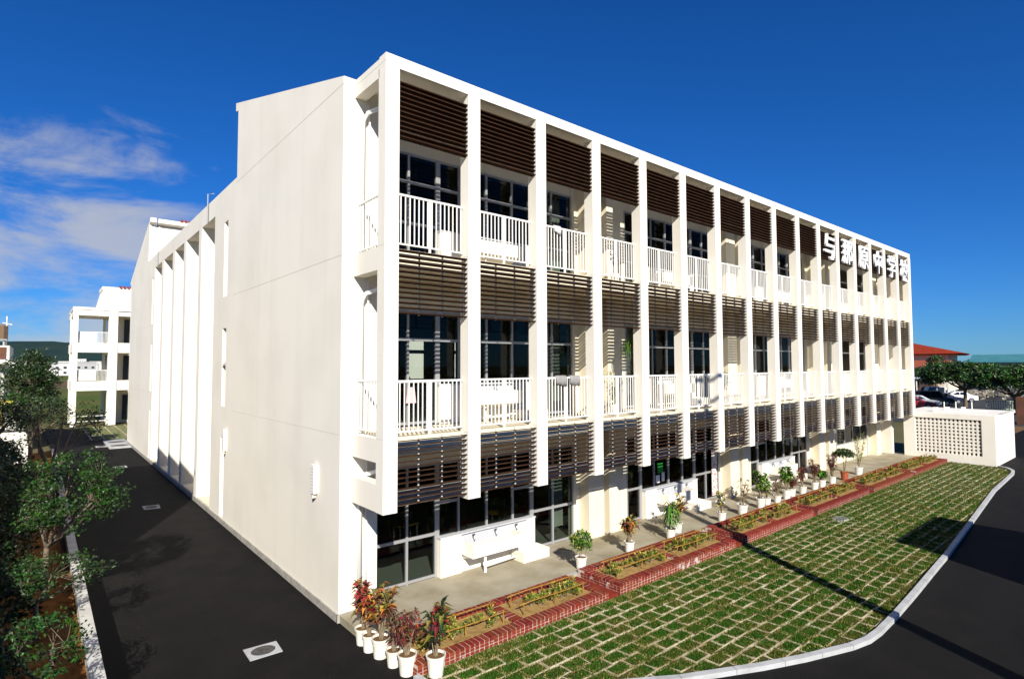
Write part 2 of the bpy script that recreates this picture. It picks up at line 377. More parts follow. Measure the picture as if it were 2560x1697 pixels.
# drain cover set in the lawn, covers in the road
def cover(pts, z, kind, label, hole=True):
    c = sum((Vector(p) for p in pts), Vector((0, 0)))/4
    t = thing('drain_cover' if kind == 'drain' else 'manhole_cover', label, 'drain cover' if kind == 'drain' else 'manhole', (c.x, c.y, z))
    P = [Vector(p) for p in pts]
    m = MB(); m.hexa([(*P[3], z-.05), (*P[2], z-.05), (*P[1], z-.05), (*P[0], z-.05), (*P[3], z+.012), (*P[2], z+.012), (*P[1], z+.012), (*P[0], z+.012)]); m.build('concrete_frame', 'kerb_concrete', t)
    ax = ((P[1]-P[0])+(P[2]-P[3]))/4; ay = ((P[3]-P[0])+(P[2]-P[1]))/4; m = MB()
    if kind == 'drain':
        for i in range(-7, 8): q = c+ax*i*.11; m.hexa([(*(q+ay*.8*a+ax*.03*b), z+.012+.006*k_) for k_ in (0, 1) for a, b in ((-1, -1), (-1, 1), (1, 1), (1, -1))])
        m.build('grating', 'aluminium', t)
    else:
        n = 40; ring_ = [c+ax*.70*math.cos(2*math.pi*i/n)*1.05+ay*.70*math.sin(2*math.pi*i/n)*1.05 for i in range(n)]
        m.poly([(*p, z+.016) for p in ring_]); m.build('iron_lid', 'iron', t)
cover([(-2.2, 1.46), (-1.62, 1.42), (-1.65, .95), (-2.21, .96)], 0, 'man', 'pale square manhole frame with dark round lid, nearest on the road')
cover([(-2.10, 15.45), (-1.57, 15.36), (-1.62, 14.68), (-2.12, 14.8)], 0, 'man', 'manhole cover at the edge of the house shadow on the road')
cover([(-2.09, 26.4), (-1.51, 26.4), (-1.51, 25.7), (-2.09, 25.7)], 0, 'man', 'manhole cover lying within the shadow, beside the deep wall fins')
cover([(-2.2, 36.6), (-1.6, 36.6), (-1.6, 35.8), (-2.2, 35.8)], 0, 'man', 'farthest manhole cover, by the pale concrete slab at the rear lawn')
cover([(15.535, -1.90), (16.107, -2.04), (15.75, -2.40), (15.2, -2.25)], .035, 'drain', 'pale rectangular drain cover set in the grass paving')

# terrace along the facade
g = MB(); g.box(-.38, 33, -.12, 1.95, .0, .15); struct('terrace', g, 'concrete')
g = MB(); g.box(-.38, 33, -.119, -.02, .151, .1545); struct('terrace_edging', g, 'kerb_concrete')
# low wall on the left of the road with earth behind it
lw = thing('boundary_wall', 'long low concrete wall along the left edge of the road', 'wall', (-4.4, 0, 0))
y = -14.0
while y < 30:
    m = MB(); m.box(-4.52, -4.33, y, y+2.39, 0, .60); m.build('wall_block', 'wall_concrete', lw); y += 2.4
g = MB()
nx, ny = 8, 60
for j in range(ny+1):
    for i in range(nx+1):
        x = -12+(12-4.5)*i/nx; yy = -14+46*j/ny; g.v.append((x, yy, .40+.10*MN.noise((x*.9, yy*.9, 0))+.05*MN.noise((x*3, yy*3, 0))))
for j in range(ny):
    for i in range(nx): a = j*(nx+1)+i; g.f.append((a, a+1, a+nx+2, a+nx+1)); g.m.append(0)
struct('earth_bank', g, 'red_soil', smooth=True)
# rear lawn and slab near the far wing
g = MB(); g.poly([(-1.3, 40, .03), (-.1, 39.6, .03), (4, 39.6, .03), (4, 52, .03), (-2.75, 51, .03)]); rl = struct('rear_lawn', g, 'grass')
m = MB()
for i in range(7):
    x = -2.2+i*.75; m.box(x, x+.09, 40.2, 51.5, .031, .05)
for i in range(12): m.box(-2.4+i*.12 if i < 8 else -1.5, 3, 40.4+i*.95, 40.48+i*.95, .031, .045)
tag(m.build('paver_field', 'paver', rl), kind='stuff')
g = MB(); g.box(-1.6, -.3, 34.4, 39.4, 0, .06); struct('concrete_slab', g, 'kerb_concrete')
n = 24
for cy, wd_ in ((35.6, 'nearer'), (37.8, 'farther')):
    m = MB(); m.prism([(-.95+.5*math.cos(2*math.pi*i/n), cy+.42*math.sin(2*math.pi*i/n)) for i in range(n)], 'z', .061, .07)
    tag(m.build('pit_lid', 'iron'), wd_+' dark round lid in the pale slab behind the end wall', 'lid')

# ------------------------------------------------------------------ the school building
SB = thing('school_building', 'long white three-storey school building with brown louvres and deep balconies', 'building', (0, 0, 0))
B, NB, PW, PD = 2.0, 16, .32, .30
WY = 1.90                      # window plane
F = [.15, 3.82, 7.59]          # floor levels
TOP, END = 11.39, 32.16
P = lambda name, m, mats, parent=SB, **kw: m.build(name, mats, parent, **kw)
# piers of the balcony frame
for k in range(NB+1):
    m = MB(); x0 = B*k-PW/2 if k else -.147; x1 = B*k+PW/2
    m.box(x0, x1, 0, PD, 2.39, 11.149); P('pier', m, 'white_paint')
m = MB(); m.box(-.147, END, 0, .28, 11.15, TOP); m.box(-.147, END, .28, 1.415, 11.2, TOP-.03); m.box(-.147, .10, .28, 1.415, 10.98, 11.2); P('roof_beam', m, 'white_paint')
def line(*bx): m = MB(); m.box(*bx); P('joint_line', m, 'joint')
for z in (7.575, 3.800):
    for k in range(NB+1): x0 = B*k-PW/2 if k else -.147; line(x0-.002, B*k+PW/2+.002, -.002, PD-.002, z, z+.007)
line(-.149, END+.002, -.002, .27, 11.231, 11.239); line(-.149, -.140, .271, 1.414, 11.231, 11.239)
for z in (11.231, 7.55, 3.79): line(-.403, -.35, 1.413, 10.0 if z < 11 else 9.9, z, z+.007)
for z in (7.55, 3.79): line(-.403, -.35, 27.46, 37.0, z, z+.007)
# balcony slabs, side beams
for z0, z1 in ((3.46, 3.80), (7.23, 7.57)):
    m = MB(); m.box(.10, END, .20, WY, z0, z1); P('balcony_slab', m, 'cream_paint')
    m = MB(); m.box(-.145, .10, PD, 1.414, z0-.12, z1); P('side_beam', m, 'white_paint')
m = MB(); m.box(-.145, .10, PD, 1.414, 2.395, 2.92); P('side_beam', m, 'white_paint')
m = MB()
for k in range(NB): m.box(B*k+PW/2, B*k+B-PW/2, .24, .40, 2.44, 2.72)
P('spandrel', m, 'plinth')
# louvres: every slat of the nine nearest bays is a piece, farther ones are joined
GZ = [[2.50+.1035*i for i in range(13)], [6.27+.1035*i for i in range(13)], [9.80+.1005*i for i in range(12)]]
sm = MB(); l_ = B-PW
SL = ((0, .025, -.003), (l_, .025, -.003), (l_, .148, -.021), (0, .148, -.021), (0, .028, .022), (l_, .028, .022), (l_, .148, .002), (0, .148, .002)); sm.hexa(SL)
SL2 = ((0, .040, -.006), (l_, .040, -.006), (l_, .145, -.017), (0, .145, -.017), (0, .042, .016), (l_, .042, .016), (l_, .145, .003), (0, .145, .003)); sm2 = MB(); sm2.hexa(SL2)
slat_me = {}
for g_ in range(3):
    for k in range(NB):
        x0 = B*k+PW/2
        m = MB()
        for fx in (.04, l_/3, 2*l_/3, l_-.04): m.box(x0+fx-.014, x0+fx+.014, .150, .178, GZ[g_][0]-.03, GZ[g_][-1]+.05)
        lv = P('louvre', m, 'bracket')
        if k < 7:
            for z in GZ[g_]:
                q_ = g_ == 2
                if q_ not in slat_me: o = (sm if q_ else sm2).build('slat', 'louvre', lv, local=True); slat_me[q_] = o.data
                else: o = bpy.data.objects.new('slat', slat_me[q_]); COL.objects.link(o); o.parent = lv
                o.location = (x0, 0, z+ru(-.004, .004)); o.rotation_euler = (ru(-.03, .03), ru(-.0015, .0015), 0)
        else:
            m = MB()
            for z in GZ[g_]: m.hexa([(x0+a, b, z+c) for a, b, c in (SL if g_ == 2 else SL2)])
            o = m.build('slats', 'louvre', lv, local=True); o['kind'] = 'stuff'
# railings between the piers and at the open end
for z in F[1:]:
    for k in range(NB):
        x0, x1 = B*k+PW/2, B*k+B-PW/2; m = MB(); yr = .215
        m.box(x0, x1, yr-.02, yr+.02, z+1.07, z+1.11); m.box(x0, x1, yr-.015, yr+.015, z+.07, z+.10)
        n = 16
        for i in range(n):
            x = x0+(x1-x0)*(i+.5)/n; m.box(x-.010, x+.010, yr-.010, yr+.010, z+.10, z+1.07)
        m.box((x0+x1)/2-.02, (x0+x1)/2+.02, yr-.02, yr+.019, z-.02, z+1.069); P('railing', m, 'white_metal')
    m = MB(); xr = -.02; m.box(xr-.02, xr+.02, PD, 1.41, z+1.07, z+1.11); m.box(xr-.015, xr+.015, PD, 1.41, z+.07, z+.10)
    for i in range(9): yy = PD+.06+i*.125; m.box(xr-.01, xr+.01, yy-.01, yy+.01, z+.10, z+1.07)
    P('railing', m, 'white_metal')
# front wall behind the balconies with its window openings
UN = [(.66, [.66, 1.45, 2.27, 2.90, 3.78, 4.66, 5.34, 6.15, 6.97], 2, 6),
      (9.48, [9.48, 10.18, 10.92, 11.75, 12.58, 13.34, 14.10, 14.97], 1, 5),
      (17.30, [17.30, 18.08, 18.84, 19.66, 20.46, 21.24, 22.0, 22.76], 1, 5),
      (26.3, [26.3, 27.4, 28.5, 29.6, 30.62], 0, 4)]
HEAD, TRZ, SILL = 2.72, 2.02, .90
ceil = [3.46, 7.23, 11.2]
m = MB(); wallx = [(.45, .66)]+[(a[1][-1], b[0]) for a, b in zip(UN[:-1], UN[1:])]+[(30.62, 32.5)]
for a, b in wallx: m.box(a, b, WY, WY+.2, .13, 11.2)
for f in range(3):
    for u in UN:
        m.box(u[1][0], u[1][-1], WY+.02, WY+.18, F[f]+HEAD, ceil[f])
        m.box(u[1][u[2]], u[1][u[3]], WY+.01, WY+.19, F[f], F[f]+SILL)
P('front_wall', m, 'cream_paint')
m = MB(); m.box(-.095, .45, 1.417, WY+.199, .131, 11.199); P('corner_column', m, 'white_paint')
for x in (7.25, 8.16, 15.2, 16.1, 23.3, 24.4, 30.9):
    m = MB(); m.box(x, x+.66, 1.52, WY, .13, 11.2); P('column', m, 'cream_paint')
for x in (8.05, 16.0, 24.2, 31.9):
    m = MB(); m.tube([(x, 1.80, .13), (x, 1.80, 11.15)], .045, 8); P('downpipe', m, 'white_metal', smooth=True)
for z0, z1 in ((F[0], 3.3), (F[1], 7.1), (F[2], 11.0)):
    m = MB(); x = .02; m.tube([(x, 1.34, z0), (x, 1.34, z1-.55), (x+.06, 1.25, z1-.34), (x+.25, .95, z1-.26), (x+.28, .9, z1)], .05, 10)
    m.tube([(x+.16, 1.37, z0), (x+.16, 1.37, z1)], .022, 8); P('downpipe', m, 'white_metal', smooth=True)
# windows: frame with panes
for f in range(3):
    for ui, u in enumerate(UN):
        X = u[1]; m = MB(); z0 = F[f]; zh = z0+HEAD; fr = .028; yf = WY+.04; panes = []
        def bar(xa, xb, za, zb, d=.035): m.box(xa, xb, yf-d, yf+d, za, zb)
        tz = z0+(1.05 if f == 0 else TRZ)
        for i, x in enumerate(X):
            low = u[2] <= i <= u[3] and not (i in (u[2], u[3])); wd = .062 if i in (u[2], u[3]) else fr
            bar(x-wd, x+wd, z0+(SILL if low else 0), zh, .045)
        for i in range(len(X)-1):
            xa, xb = X[i]+fr, X[i+1]-fr; sink = u[2] <= i < u[3]
            if i == u[2]: xa += .034
            if i == u[3]-1: xb -= .034
            if i == u[2]-1: xb -= .034
            if i == u[3]: xa += .034
            zb = z0+SILL if sink else z0+.02
            zs = [zb]
            if sink: zs += [z0+TRZ] if f else ([z0+1.75] if i in (u[2], u[3]-1) else [])
            else: zs += [z0+1.03] + ([z0+TRZ] if f else [])
            zs.append(zh)
            bar(xa, xb, zb, zb+.06); bar(xa, xb, zh-.05, zh)
            for q, (za, zc_) in enumerate(zip(zs[:-1], zs[1:])):
                if q: bar(xa, xb, za-.035, za+.035, .034)
                panes.append((xa+.002, xb-.002, za+(.036 if q else .062), zc_-(.036 if zc_ != zh else .052)))
        wo = P('window', m, 'aluminium')
        for a, b, c_, d_ in panes:
            q = MB(); q.box(a, b, yf-.004, yf+.004, c_, d_); q.build('pane', 'glass', wo, local=True)
# rooms behind the glass
m = MB()
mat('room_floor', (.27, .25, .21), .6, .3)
for f in range(3): m = MB(); m.box(-.1, 32.4, WY+.21, 9.4, F[f]-.05, F[f]-.005); P('room_floor', m, 'room_floor')
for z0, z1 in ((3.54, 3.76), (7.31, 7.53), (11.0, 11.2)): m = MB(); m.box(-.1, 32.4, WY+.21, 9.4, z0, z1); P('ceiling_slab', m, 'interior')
m = MB()
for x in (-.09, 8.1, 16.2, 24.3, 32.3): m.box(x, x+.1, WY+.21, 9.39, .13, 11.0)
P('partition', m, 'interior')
m = MB()
for f in range(3):
    zc_ = ceil[f] if f < 2 else 11.0
    if f != 1: m.box(-.1, 32.4, 9.4, 9.6, F[f]-.005, zc_)
    else:
        m.box(-.1, 32.4, 9.4, 9.6, F[f]-.005, 4.72); m.box(-.1, 32.4, 9.4, 9.6, 6.2, zc_)
        x = -.1
        while x < 32: m.box(x, min(x+1.35, 32.4), 9.4, 9.6, 4.72, 6.2); x += 2.2
        for i in range(15): m.box(1.25+2.2*i, 2.1+2.2*i, 9.45, 9.55, 5.70, 5.84)
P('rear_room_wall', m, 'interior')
mat('curtain', (.50, .47, .40), .9, .1, True, (.40, .37, .31), 3, .4, .7, coord='World')
for f, xa, xb in ((1, 3.0, 3.5), (1, 6.3, 6.75), (2, 6.2, 6.8), (1, 9.6, 10.0), (2, 10.3, 10.75), (1, 14.2, 14.8), (0, 6.25, 6.85), (2, 13.5, 13.95), (1, 17.5, 18.0), (2, 18.2, 18.7), (1, 21.4, 21.9), (0, 18.2, 18.6)):
    m = MB(); n = 14
    for i in range(n+1):
        x = xa+(xb-xa)*i/n; yy = WY+.30+.035*math.sin(i*2.3); m.v += [(x, yy, F[f]+.35), (x, yy+.01*math.sin(i), F[f]+2.6)]
    for i in range(n): m.f.append((2*i, 2*i+2, 2*i+3, 2*i+1)); m.m.append(0)
    P('curtain', m, 'curtain', smooth=True)
# end wall towards the road
EX0, EX1 = -.40, -.10
m = MB(); m.prism([(1.415, .16), (10.87, .16), (10.87, 11.40), (9.86, 11.40), (9.86, 13.62), (10.16, 13.70), (10.16, 13.97), (1.415, 11.391)], 'x', EX0, EX1); P('end_wall', m, 'white_paint')
m = MB(); m.box(EX0, EX1, 11.36, 12.77, .16, 11.40); P('end_wall', m, 'white_paint')
m = MB(); m.box(EX0, EX1, 26.63, 27.05, .16, 11.40); P('end_wall', m, 'white_paint')
m = MB(); m.prism([(27.45, .16), (37.2, .16), (37.2, 10.93), (37.6, 10.93), (37.6, 11.1), (28.83, 13.96), (28.83, 13.7), (29.15, 13.6), (29.15, 11.40), (27.45, 11.40)], 'x', EX0, EX1); P('end_wall', m, 'white_paint')
for ya, yb in ((10.87, 11.36), (27.05, 27.45)):
    for z0, z1 in ((.16, .2), (2.84, 3.88), (6.52, 7.61), (10.2, 11.40)): m = MB(); m.box(EX0, EX1, ya, yb, z0, z1); P('slot_panel', m, 'white_paint')
m = MB(); m.box(-.1, .05, 10.8, 11.45, .16, 11.3); m.box(-.1, .05, 27.0, 27.5, .16, 11.3); P('slot_back', m, 'white_paint')
OP = [(12.77, 14.95), (15.47, 18.0), (18.52, 20.67), (21.27, 23.76), (24.36, 26.63)]
for a, b in zip([q[1] for q in OP[:-1]], [q[0] for q in OP[1:]]):
    m = MB(); m.box(EX0, .95, a, b, .16, 10.70); P('fin', m, 'white_paint')
m = MB(); m.box(EX0, .95, 12.77, 26.63, 10.70, 11.40); P('fin_beam', m, 'white_paint')
m = MB(); m.box(.95, 1.1, 11.3, 27.5, .16, 11.35); m.box(EX1, .95, 12.6, 12.768, .16, 11.39); m.box(EX1, .95, 26.632, 26.8, .16, 11.39); P('recess_wall', m, 'white_paint')
for a, b in OP:
    for z0, z1, xa in ((3.10, 3.78, .25), (6.88, 7.56, .25), (0, .20, EX0+.02)): m = MB(); m.box(xa, .949, a+.001, b-.001, z0, z1); P('recess_ledge', m, 'cream_paint')
m = MB(); m.box(-.43, -.38, 1.40, 37.2, 0, .165); m.box(-.43, .40, 1.385, 1.425, 0, .165); P('plinth', m, 'plinth')
# roofs, middle block and rear wing
m = MB(); m.prism([(1.415, 11.25), (1.415, 11.36), (9.9, 13.86), (9.9, 13.70)], 'x', -.095, 32.5); P('front_roof', m, 'tile_red')
m = MB(); m.box(-.095, 32.5, 9.65, 9.85, 11.0, 13.6); P('clerestory_wall', m, 'white_paint')
m = MB(); m.box(32.162, 32.3, .02, 1.2, 2.40, 11.14); m.box(32.3, 32.6, 1.2, 10, .13, 11.2); m.prism([(1.3, 11.2), (9.9, 11.2), (9.9, 13.7)], 'x', 32.3, 32.6); P('far_end_wall', m, 'white_paint')
m = MB(); m.box(1.1, 12, 10.4, 27.4, 10.9, 11.1); P('middle_roof', m, 'plinth')
m = MB(); m.box(-.098, 24, 29.17, 29.35, .1, 13.55); P('rear_wing_wall', m, 'white_paint')
m = MB(); m.prism([(28.83, 13.70), (28.83, 13.93), (37.6, 11.08), (37.6, 10.97), (29.15, 13.62)], 'x', 0, 24); P('rear_roof', m, 'white_paint')
m = MB()
for i in range(54): m.tube([(1.2+i*.22, 28.80, 13.985), (1.2+i*.22, 29.5, 13.76)], .085, 6)
P('roof_tiles', m, 'tile_red')
m = MB(); m.box(1.55, 2.6, 29.10, 29.149, 11.75, 12.65); wo = P('window', m, 'aluminium'); q = MB(); q.box(1.62, 2.53, 29.085, 29.099, 11.82, 12.58); q.build('pane', 'window_dark', wo, local=True)
m = MB(); m.tube([(-.46, 13.75, 10.6), (-.46, 13.75, 11.75), (-.25, 13.75, 11.8)], .022, 6); m.tube([(-.46, 25.4, 10.6), (-.46, 25.4, 11.75), (-.25, 25.4, 11.8)], .022, 6); P('roof_hook', m, 'aluminium')
# grilles on the end wall, tilted open window in the slot
for yy, z0, z1 in ((2.68, 2.40, 3.03), (10.62, 2.45, 3.15)):
    m = MB(); m.box(-.50, -.40, yy-.10, yy+.10, z0, z1); gr = P('wall_grille', m, 'white_metal'); m = MB()
    for i in range(8): z = z0+.05+i*(z1-z0-.06)/8; m.box(-.508, -.499, yy-.085, yy+.085, z, z+.012)
    m.box(-.505, -.42, yy-.03, yy+.03, z0-.10, z0-.03); m.build('grille_slots', 'joint', gr, local=True)
m = MB(); m.hexa([(-.42, 10.93, 5.25), (-.42, 11.3, 5.25), (-.40, 11.3, 5.25), (-.40, 10.93, 5.25), (-.12, 10.93, 5.6), (-.12, 11.3, 5.6), (-.10, 11.3, 5.6), (-.10, 10.93, 5.6)]); P('tilted_window', m, 'aluminium')
# alarm lamps under the top soffit
for x in (.9, 25.2):
    m = MB(); m.lathe([(.0, -.11), (.07, -.09), (.105, -.03), (.105, .03), (.07, .09), (0, .11)], 14, 0, (x, 1.78, 10.55)); P('alarm_lamp', m, 'red_lamp', smooth=True)
# wash troughs standing against the low walls on each floor
def trough():
    t = thing('wash_trough', 'x', 'sink')
    m = MB(); W_ = 1.52
    m.box(-W_, -W_+.60, -.15, 0, 0, .92); m.box(W_-.30, W_, -.15, 0, 0, .92); m.box(-W_+.6, W_-.3, -.08, -.002, .0, .919); m.build('surround', 'white_paint', t, local=True)
    m = MB(); m.box(-W_-.02, W_+.02, -.165, .0, .92, .955); m.build('sill', 'sink_terrazzo', t, local=True)
    m = MB(); m.box(-W_+.605, W_-.305, -.10, -.081, .34, .915); m.build('splashback', 'sink_terrazzo', t, local=True)
    xa, xb, ya, yb = -W_+.61, W_-.80, -.62, -.101
    m = MB(); m.box(xa, xb, ya, ya+.06, .44, .76); m.box(xa, xa+.06, ya+.06, yb, .44, .76); m.box(xb-.06, xb, ya+.06, yb, .44, .76); m.prism([(ya+.06, .44), (yb, .32), (yb, .50), (ya+.06, .50)], 'x', xa+.06, xb-.06); b_ = m.build('basin', 'white_paint', t, local=True)
    m = MB(); m.box(xa+.06, xb-.06, ya+.06, yb, .50, .515); m.build('basin_lining', 'sink_terrazzo', b_, local=True)
    m = MB(); m.box(W_-.85, W_+.05, -.66, -.16, 0, .14); m.box(W_-.85, W_+.05, -.66, -.60, .14, .24); m.box(W_-.85, W_-.79, -.60, -.16, .14, .24); m.box(W_-.01, W_+.05, -.60, -.16, .14, .24); m.build('foot_basin', 'white_paint', t, local=True)
    for x in (-.55, .15, .85):
        m = MB(); m.tube([(x, -.10, .80), (x, -.19, .80), (x, -.22, .74)], .016, 6); m.tube([(x, -.16, .80), (x, -.16, .86)], .012, 6); m.box(x-.035, x+.035, -.175, -.145, .855, .872); m.build('tap', 'chrome', t, local=True)
    m = MB(); m.tube([(-.45, -.5, .44), (-.45, -.5, .0)], .035, 8); m.tube([(-.45, -.5, .14), (.62, -.42, .14)], .022, 6); m.build('drain_pipe', 'white_metal', t, local=True)
    return t
tr = trough(); first = True
UW = ['by the corner crotons', 'under the green poster', 'farthest along']
for f in range(3):
    for ui, cx_ in enumerate((3.80, 11.76, 19.66)):
        o = tr if first else copy_tree(tr); first = False
        o.location = (cx_, WY, F[f]); o['group'] = 'wash troughs along the classrooms'
        o['label'] = ('white wash trough with three taps on the ground-floor terrace, '+UW[ui]) if f == 0 else 'white wash trough on the %s balcony, %s classroom from the near end' % (['', 'middle-floor', 'top-floor'][f], ['first', 'second', 'third'][ui])
# the school's name, one raised white character to a bay
cu_label = {'与': 'first', '那': 'second', '原': 'third', '中': 'fourth', '学': 'fifth', '校': 'last'}
for i, ch in enumerate('与那原中学校'):
    cu = bpy.data.curves.new('sign_character', 'FONT'); cu.body = ch; cu.size = 1.22; cu.align_x = 'CENTER'; cu.align_y = 'CENTER'; cu.extrude = .045; cu.offset = .014; cu.resolution_u = 3
    to = bpy.data.objects.new('tmp', cu); COL.objects.link(to); bpy.context.view_layer.update()
    me = bpy.data.meshes.new_from_object(to.evaluated_get(bpy.context.evaluated_depsgraph_get())); bpy.data.objects.remove(to)
    me.materials.clear(); me.materials.append(MT['letter'])
    vx = [v.co.x for v in me.vertices]; vy = [v.co.y for v in me.vertices]
    ox, oy = (min(vx)+max(vx))/2, (min(vy)+max(vy))/2
    for v in me.vertices: v.co.x -= ox; v.co.y -= oy
    o = bpy.data.objects.new('sign_character', me); COL.objects.link(o); o.rotation_euler = (R(90), 0, 0); o.location = (B*(10+i)+1.02, -.015, 10.33)
    tag(o, '%s white raised character %s of the school name on the top louvres' % (cu_label[ch], ch), 'sign character', 'raised characters of the school name')

# ------------------------------------------------------------------ brick planters
BP = .108                                            # brick pitch
def bmesh_box(name, sx_, sy_, sz_, mt):
    m = MB(); a, b, c_ = sx_/2, sy_/2, sz_/2; e = .004
    i = 0; z = [(-c_, 1), (c_-e, 1), (c_, 0)]
    for zz, full in z:
        q = 0 if full else e; m.v += [(-a+q, -b+q, zz), (a-q, -b+q, zz), (a-q, b-q, zz), (-a+q, b-q, zz)]
    for l0 in (0, 4):
        for k_ in range(4): n_ = (k_+1) % 4; m.f.append((l0+k_, l0+n_, l0+4+n_, l0+4+k_)); m.m.append(0)
    m.f.append((8, 9, 10, 11)); m.m.append(0)
    me = bpy.data.meshes.new(name); me.from_pydata(m.v, [], m.f); me.materials.append(MT[mt]); return me
CAPX = bmesh_box('brick', .0975, .225, .058, 'brick'); CAPY = bmesh_box('brick', .225, .0975, .058, 'brick')
FACX = bmesh_box('brick', .092, .05, .053, 'brick_stain'); FACY = bmesh_box('brick', .05, .092, .053, 'brick_stain')
ORD = ['nearest', 'second', 'third', 'fourth', 'fifth', 'farthest']
YB, YF = -.13, -1.46
def planter(idx, x0, x1, top, solo):
    t = thing('brick_planter', '%s red brick planter in the row along the terrace' % ORD[idx] if idx else 'nearest red brick planter, beside the six potted crotons', 'planter', ((x0+x1)/2, (YB+YF)/2, 0), group='brick planters along the terrace')
    xm = (x0+x1)/2; e = .004; m = MB()
    m.box(x0+e, x1-e, YF+e, YF+.22, 0, top-.006); m.box(x0+e, x1-e, YB-.22, YB-e, 0, top-.006)
    for a in (x0+e, xm-.112, x1-.22): m.box(a, a+.22-e, YF+.22, YB-.22, 0, top-.006)
    m.build('mortar', 'mortar', t)
    m = MB(); nx_, ny_ = 40, 8
    for j in range(ny_+1):
        for i in range(nx_+1):
            x = x0+.1+(x1-x0-.2)*i/nx_; y = YF+.1+(YB-YF-.2)*j/ny_; m.v.append((x, y, top-.055+.022*MN.noise((x*4, y*4, 1))+.015*MN.noise((x*11, y*11, 4))))
    for j in range(ny_):
        for i in range(nx_): a = j*(nx_+1)+i; m.f.append((a, a+1, a+nx_+2, a+nx_+1)); m.m.append(0)
    m.build('soil', 'bed_soil', t, smooth=True)
    pcs = []
    n = int((x1-x0)/BP)
    st = (x1-x0)/n
    for i in range(n):
        x = x0+st*(i+.5); pcs.append((CAPX, x, YF+.1125, top-.03)); pcs.append((CAPX, x, YB-.1125, top-.03))
        for c_ in (0, 1, 2): pcs.append((FACX, x, YF+.025, top-.090-.062*c_))
    ys = YF+.225; ny_ = int((YB-YF-.45)/BP); sy_ = (YB-YF-.45)/ny_
    for i in range(ny_):
        y = ys+sy_*(i+.5)
        for a in (x0+.1125, xm, x1-.1125): pcs.append((CAPY, a, y, top-.03))
    for i in range(12):
        y = YF+.06+i*(YB-YF-.1)/12
        for c_ in (0, 1, 2): pcs.append((FACY, x0+.025, y, top-.090-.062*c_))
    far_ = MB()
    for me, x, y, z in pcs:
        j = ru(-.003, .003)
        if solo: o = inst('brick', me, t, (x+j, y+ru(-.004, .003), z+ru(-.002, .003))); o.rotation_euler = (0, 0, ru(-.02, .02))
        else:
            i0 = len(far_.v); far_.v += [(x+v.co.x+j, y+v.co.y, z+v.co.z) for v in me.vertices]
            for p in me.polygons: far_.f.append(tuple(i0+q for q in p.vertices)); far_.m.append(0)
    if idx:                                           # low brick paving in the gap before this planter
        gp = MB(); px1 = x0-.004; px0 = PL[idx-1][1]+.004
        for i in range(max(1, int((px1-px0)/.112))):
            for j in range(6): xa = px0+.003+i*.112; ya = YF+.02+j*.216; gp.box(xa, xa+.104, ya, ya+.207, 0, .105+ru(-.003, .003))
        gp.build('paving_bricks', 'brick', t)['kind'] = 'stuff'
    if not solo: far_.build('bricks', 'brick', t)['kind'] = 'stuff'
PL = [(-.24, 4.62, .215), (5.02, 10.08, .265), (10.66, 15.28, .255), (15.62, 20.52, .25), (21.05, 26.15, .24), (26.50, 31.80, .225)]
for i, (a, b, tz) in enumerate(PL): planter(i, a, b, tz, i < 2)
# small bedding shrubs, four kinds of the same plant
SH = []
for v in range(5):
    m = MB(); n = 9+v
    for s_ in range(n):
        d = rdir(.35, 1); ln = ru(.09, .20); tip = Vector((d.x*ln*.7, d.y*ln*.7, abs(d.z)*ln+.02)); m.tube([(0, 0, -.03), tip*.6, tip], [.006, .004, .003], 4, 3, cap=False)
        for q in range(14):
            p = tip*ru(.35, 1); dd = (d+rdir(-.3, .8)).normalized()
            m.leaf(p, dd, Vector((0, 0, 1)), ru(.05, .09), ru(.02, .034), random.choice((0, 0, 1, 1, 2, 2)), .2)
    me = m.build('bedding_plant', ['leaf_fresh', 'leaf_yellow', 'leaf_olive', 'stem']); SH.append(me.data); bpy.data.objects.remove(me)
for i, (a, b, tz) in enumerate(PL):
    xm = (a+b)/2
    for h_, (p, q) in enumerate(((a+.30, xm-.2), (xm+.22, b-.35))):
        n = 7 if i < 4 else 8
        for row in (0, 1):
            for s_ in range(n):
                x = p+(q-p)*(s_+.5)/n+ru(-.08, .08); y = (-.98 if row else -.74)+ru(-.07, .07)
                if rnd() < .12: continue
                o = bpy.data.objects.new('bedding_plant', random.choice(SH)); COL.objects.link(o); o.location = (x, y, tz-.045); k_ = ru(.75, 1.3); o.scale = (k_, k_, k_*ru(.9, 1.25)); o.rotation_euler = (0, 0, ru(0, 6.3))
                tag(o, 'small yellow-green shrub, %s row, %s half of the %s brick planter' % (['rear', 'front'][row], ['near', 'far'][h_], ORD[i]), 'shrub', 'bedding shrubs, %s row, %s half, %s planter' % (['rear', 'front'][row], ['near', 'far'][h_], ORD[i]))
        for row, y, rz in ((0, -.66, .21), (1, -1.07, .17)):
            t = thing('bamboo_rail', '%s bamboo rail, %s half of the %s brick planter' % (['rear', 'front'][row], ['near', 'far'][h_], ORD[i]), 'rail', ((p+q)/2, y, tz-.05), group='bamboo rails of the planters')
            m = MB(); npt = 9; pts = []; rr = []
            for s_ in range(npt): f_ = s_/(npt-1); pts.append((p-.06+(q-p+.12)*f_, y+.006*math.sin(f_*9+i), tz+rz+.012*math.sin(f_*5+row+i))); rr.append(.0135 if s_ % 2 else .0115)
            m.tube(pts, rr, 7); m.build('rail', 'bamboo', t, smooth=True)
            for f_ in (.03, .5, .97):
                x = p+(q-p)*f_; m = MB(); m.tube([(x, y+.012, tz-.08), (x, y+.012, tz+rz+.03)], .0125, 6); m.build('post', 'bamboo', t)

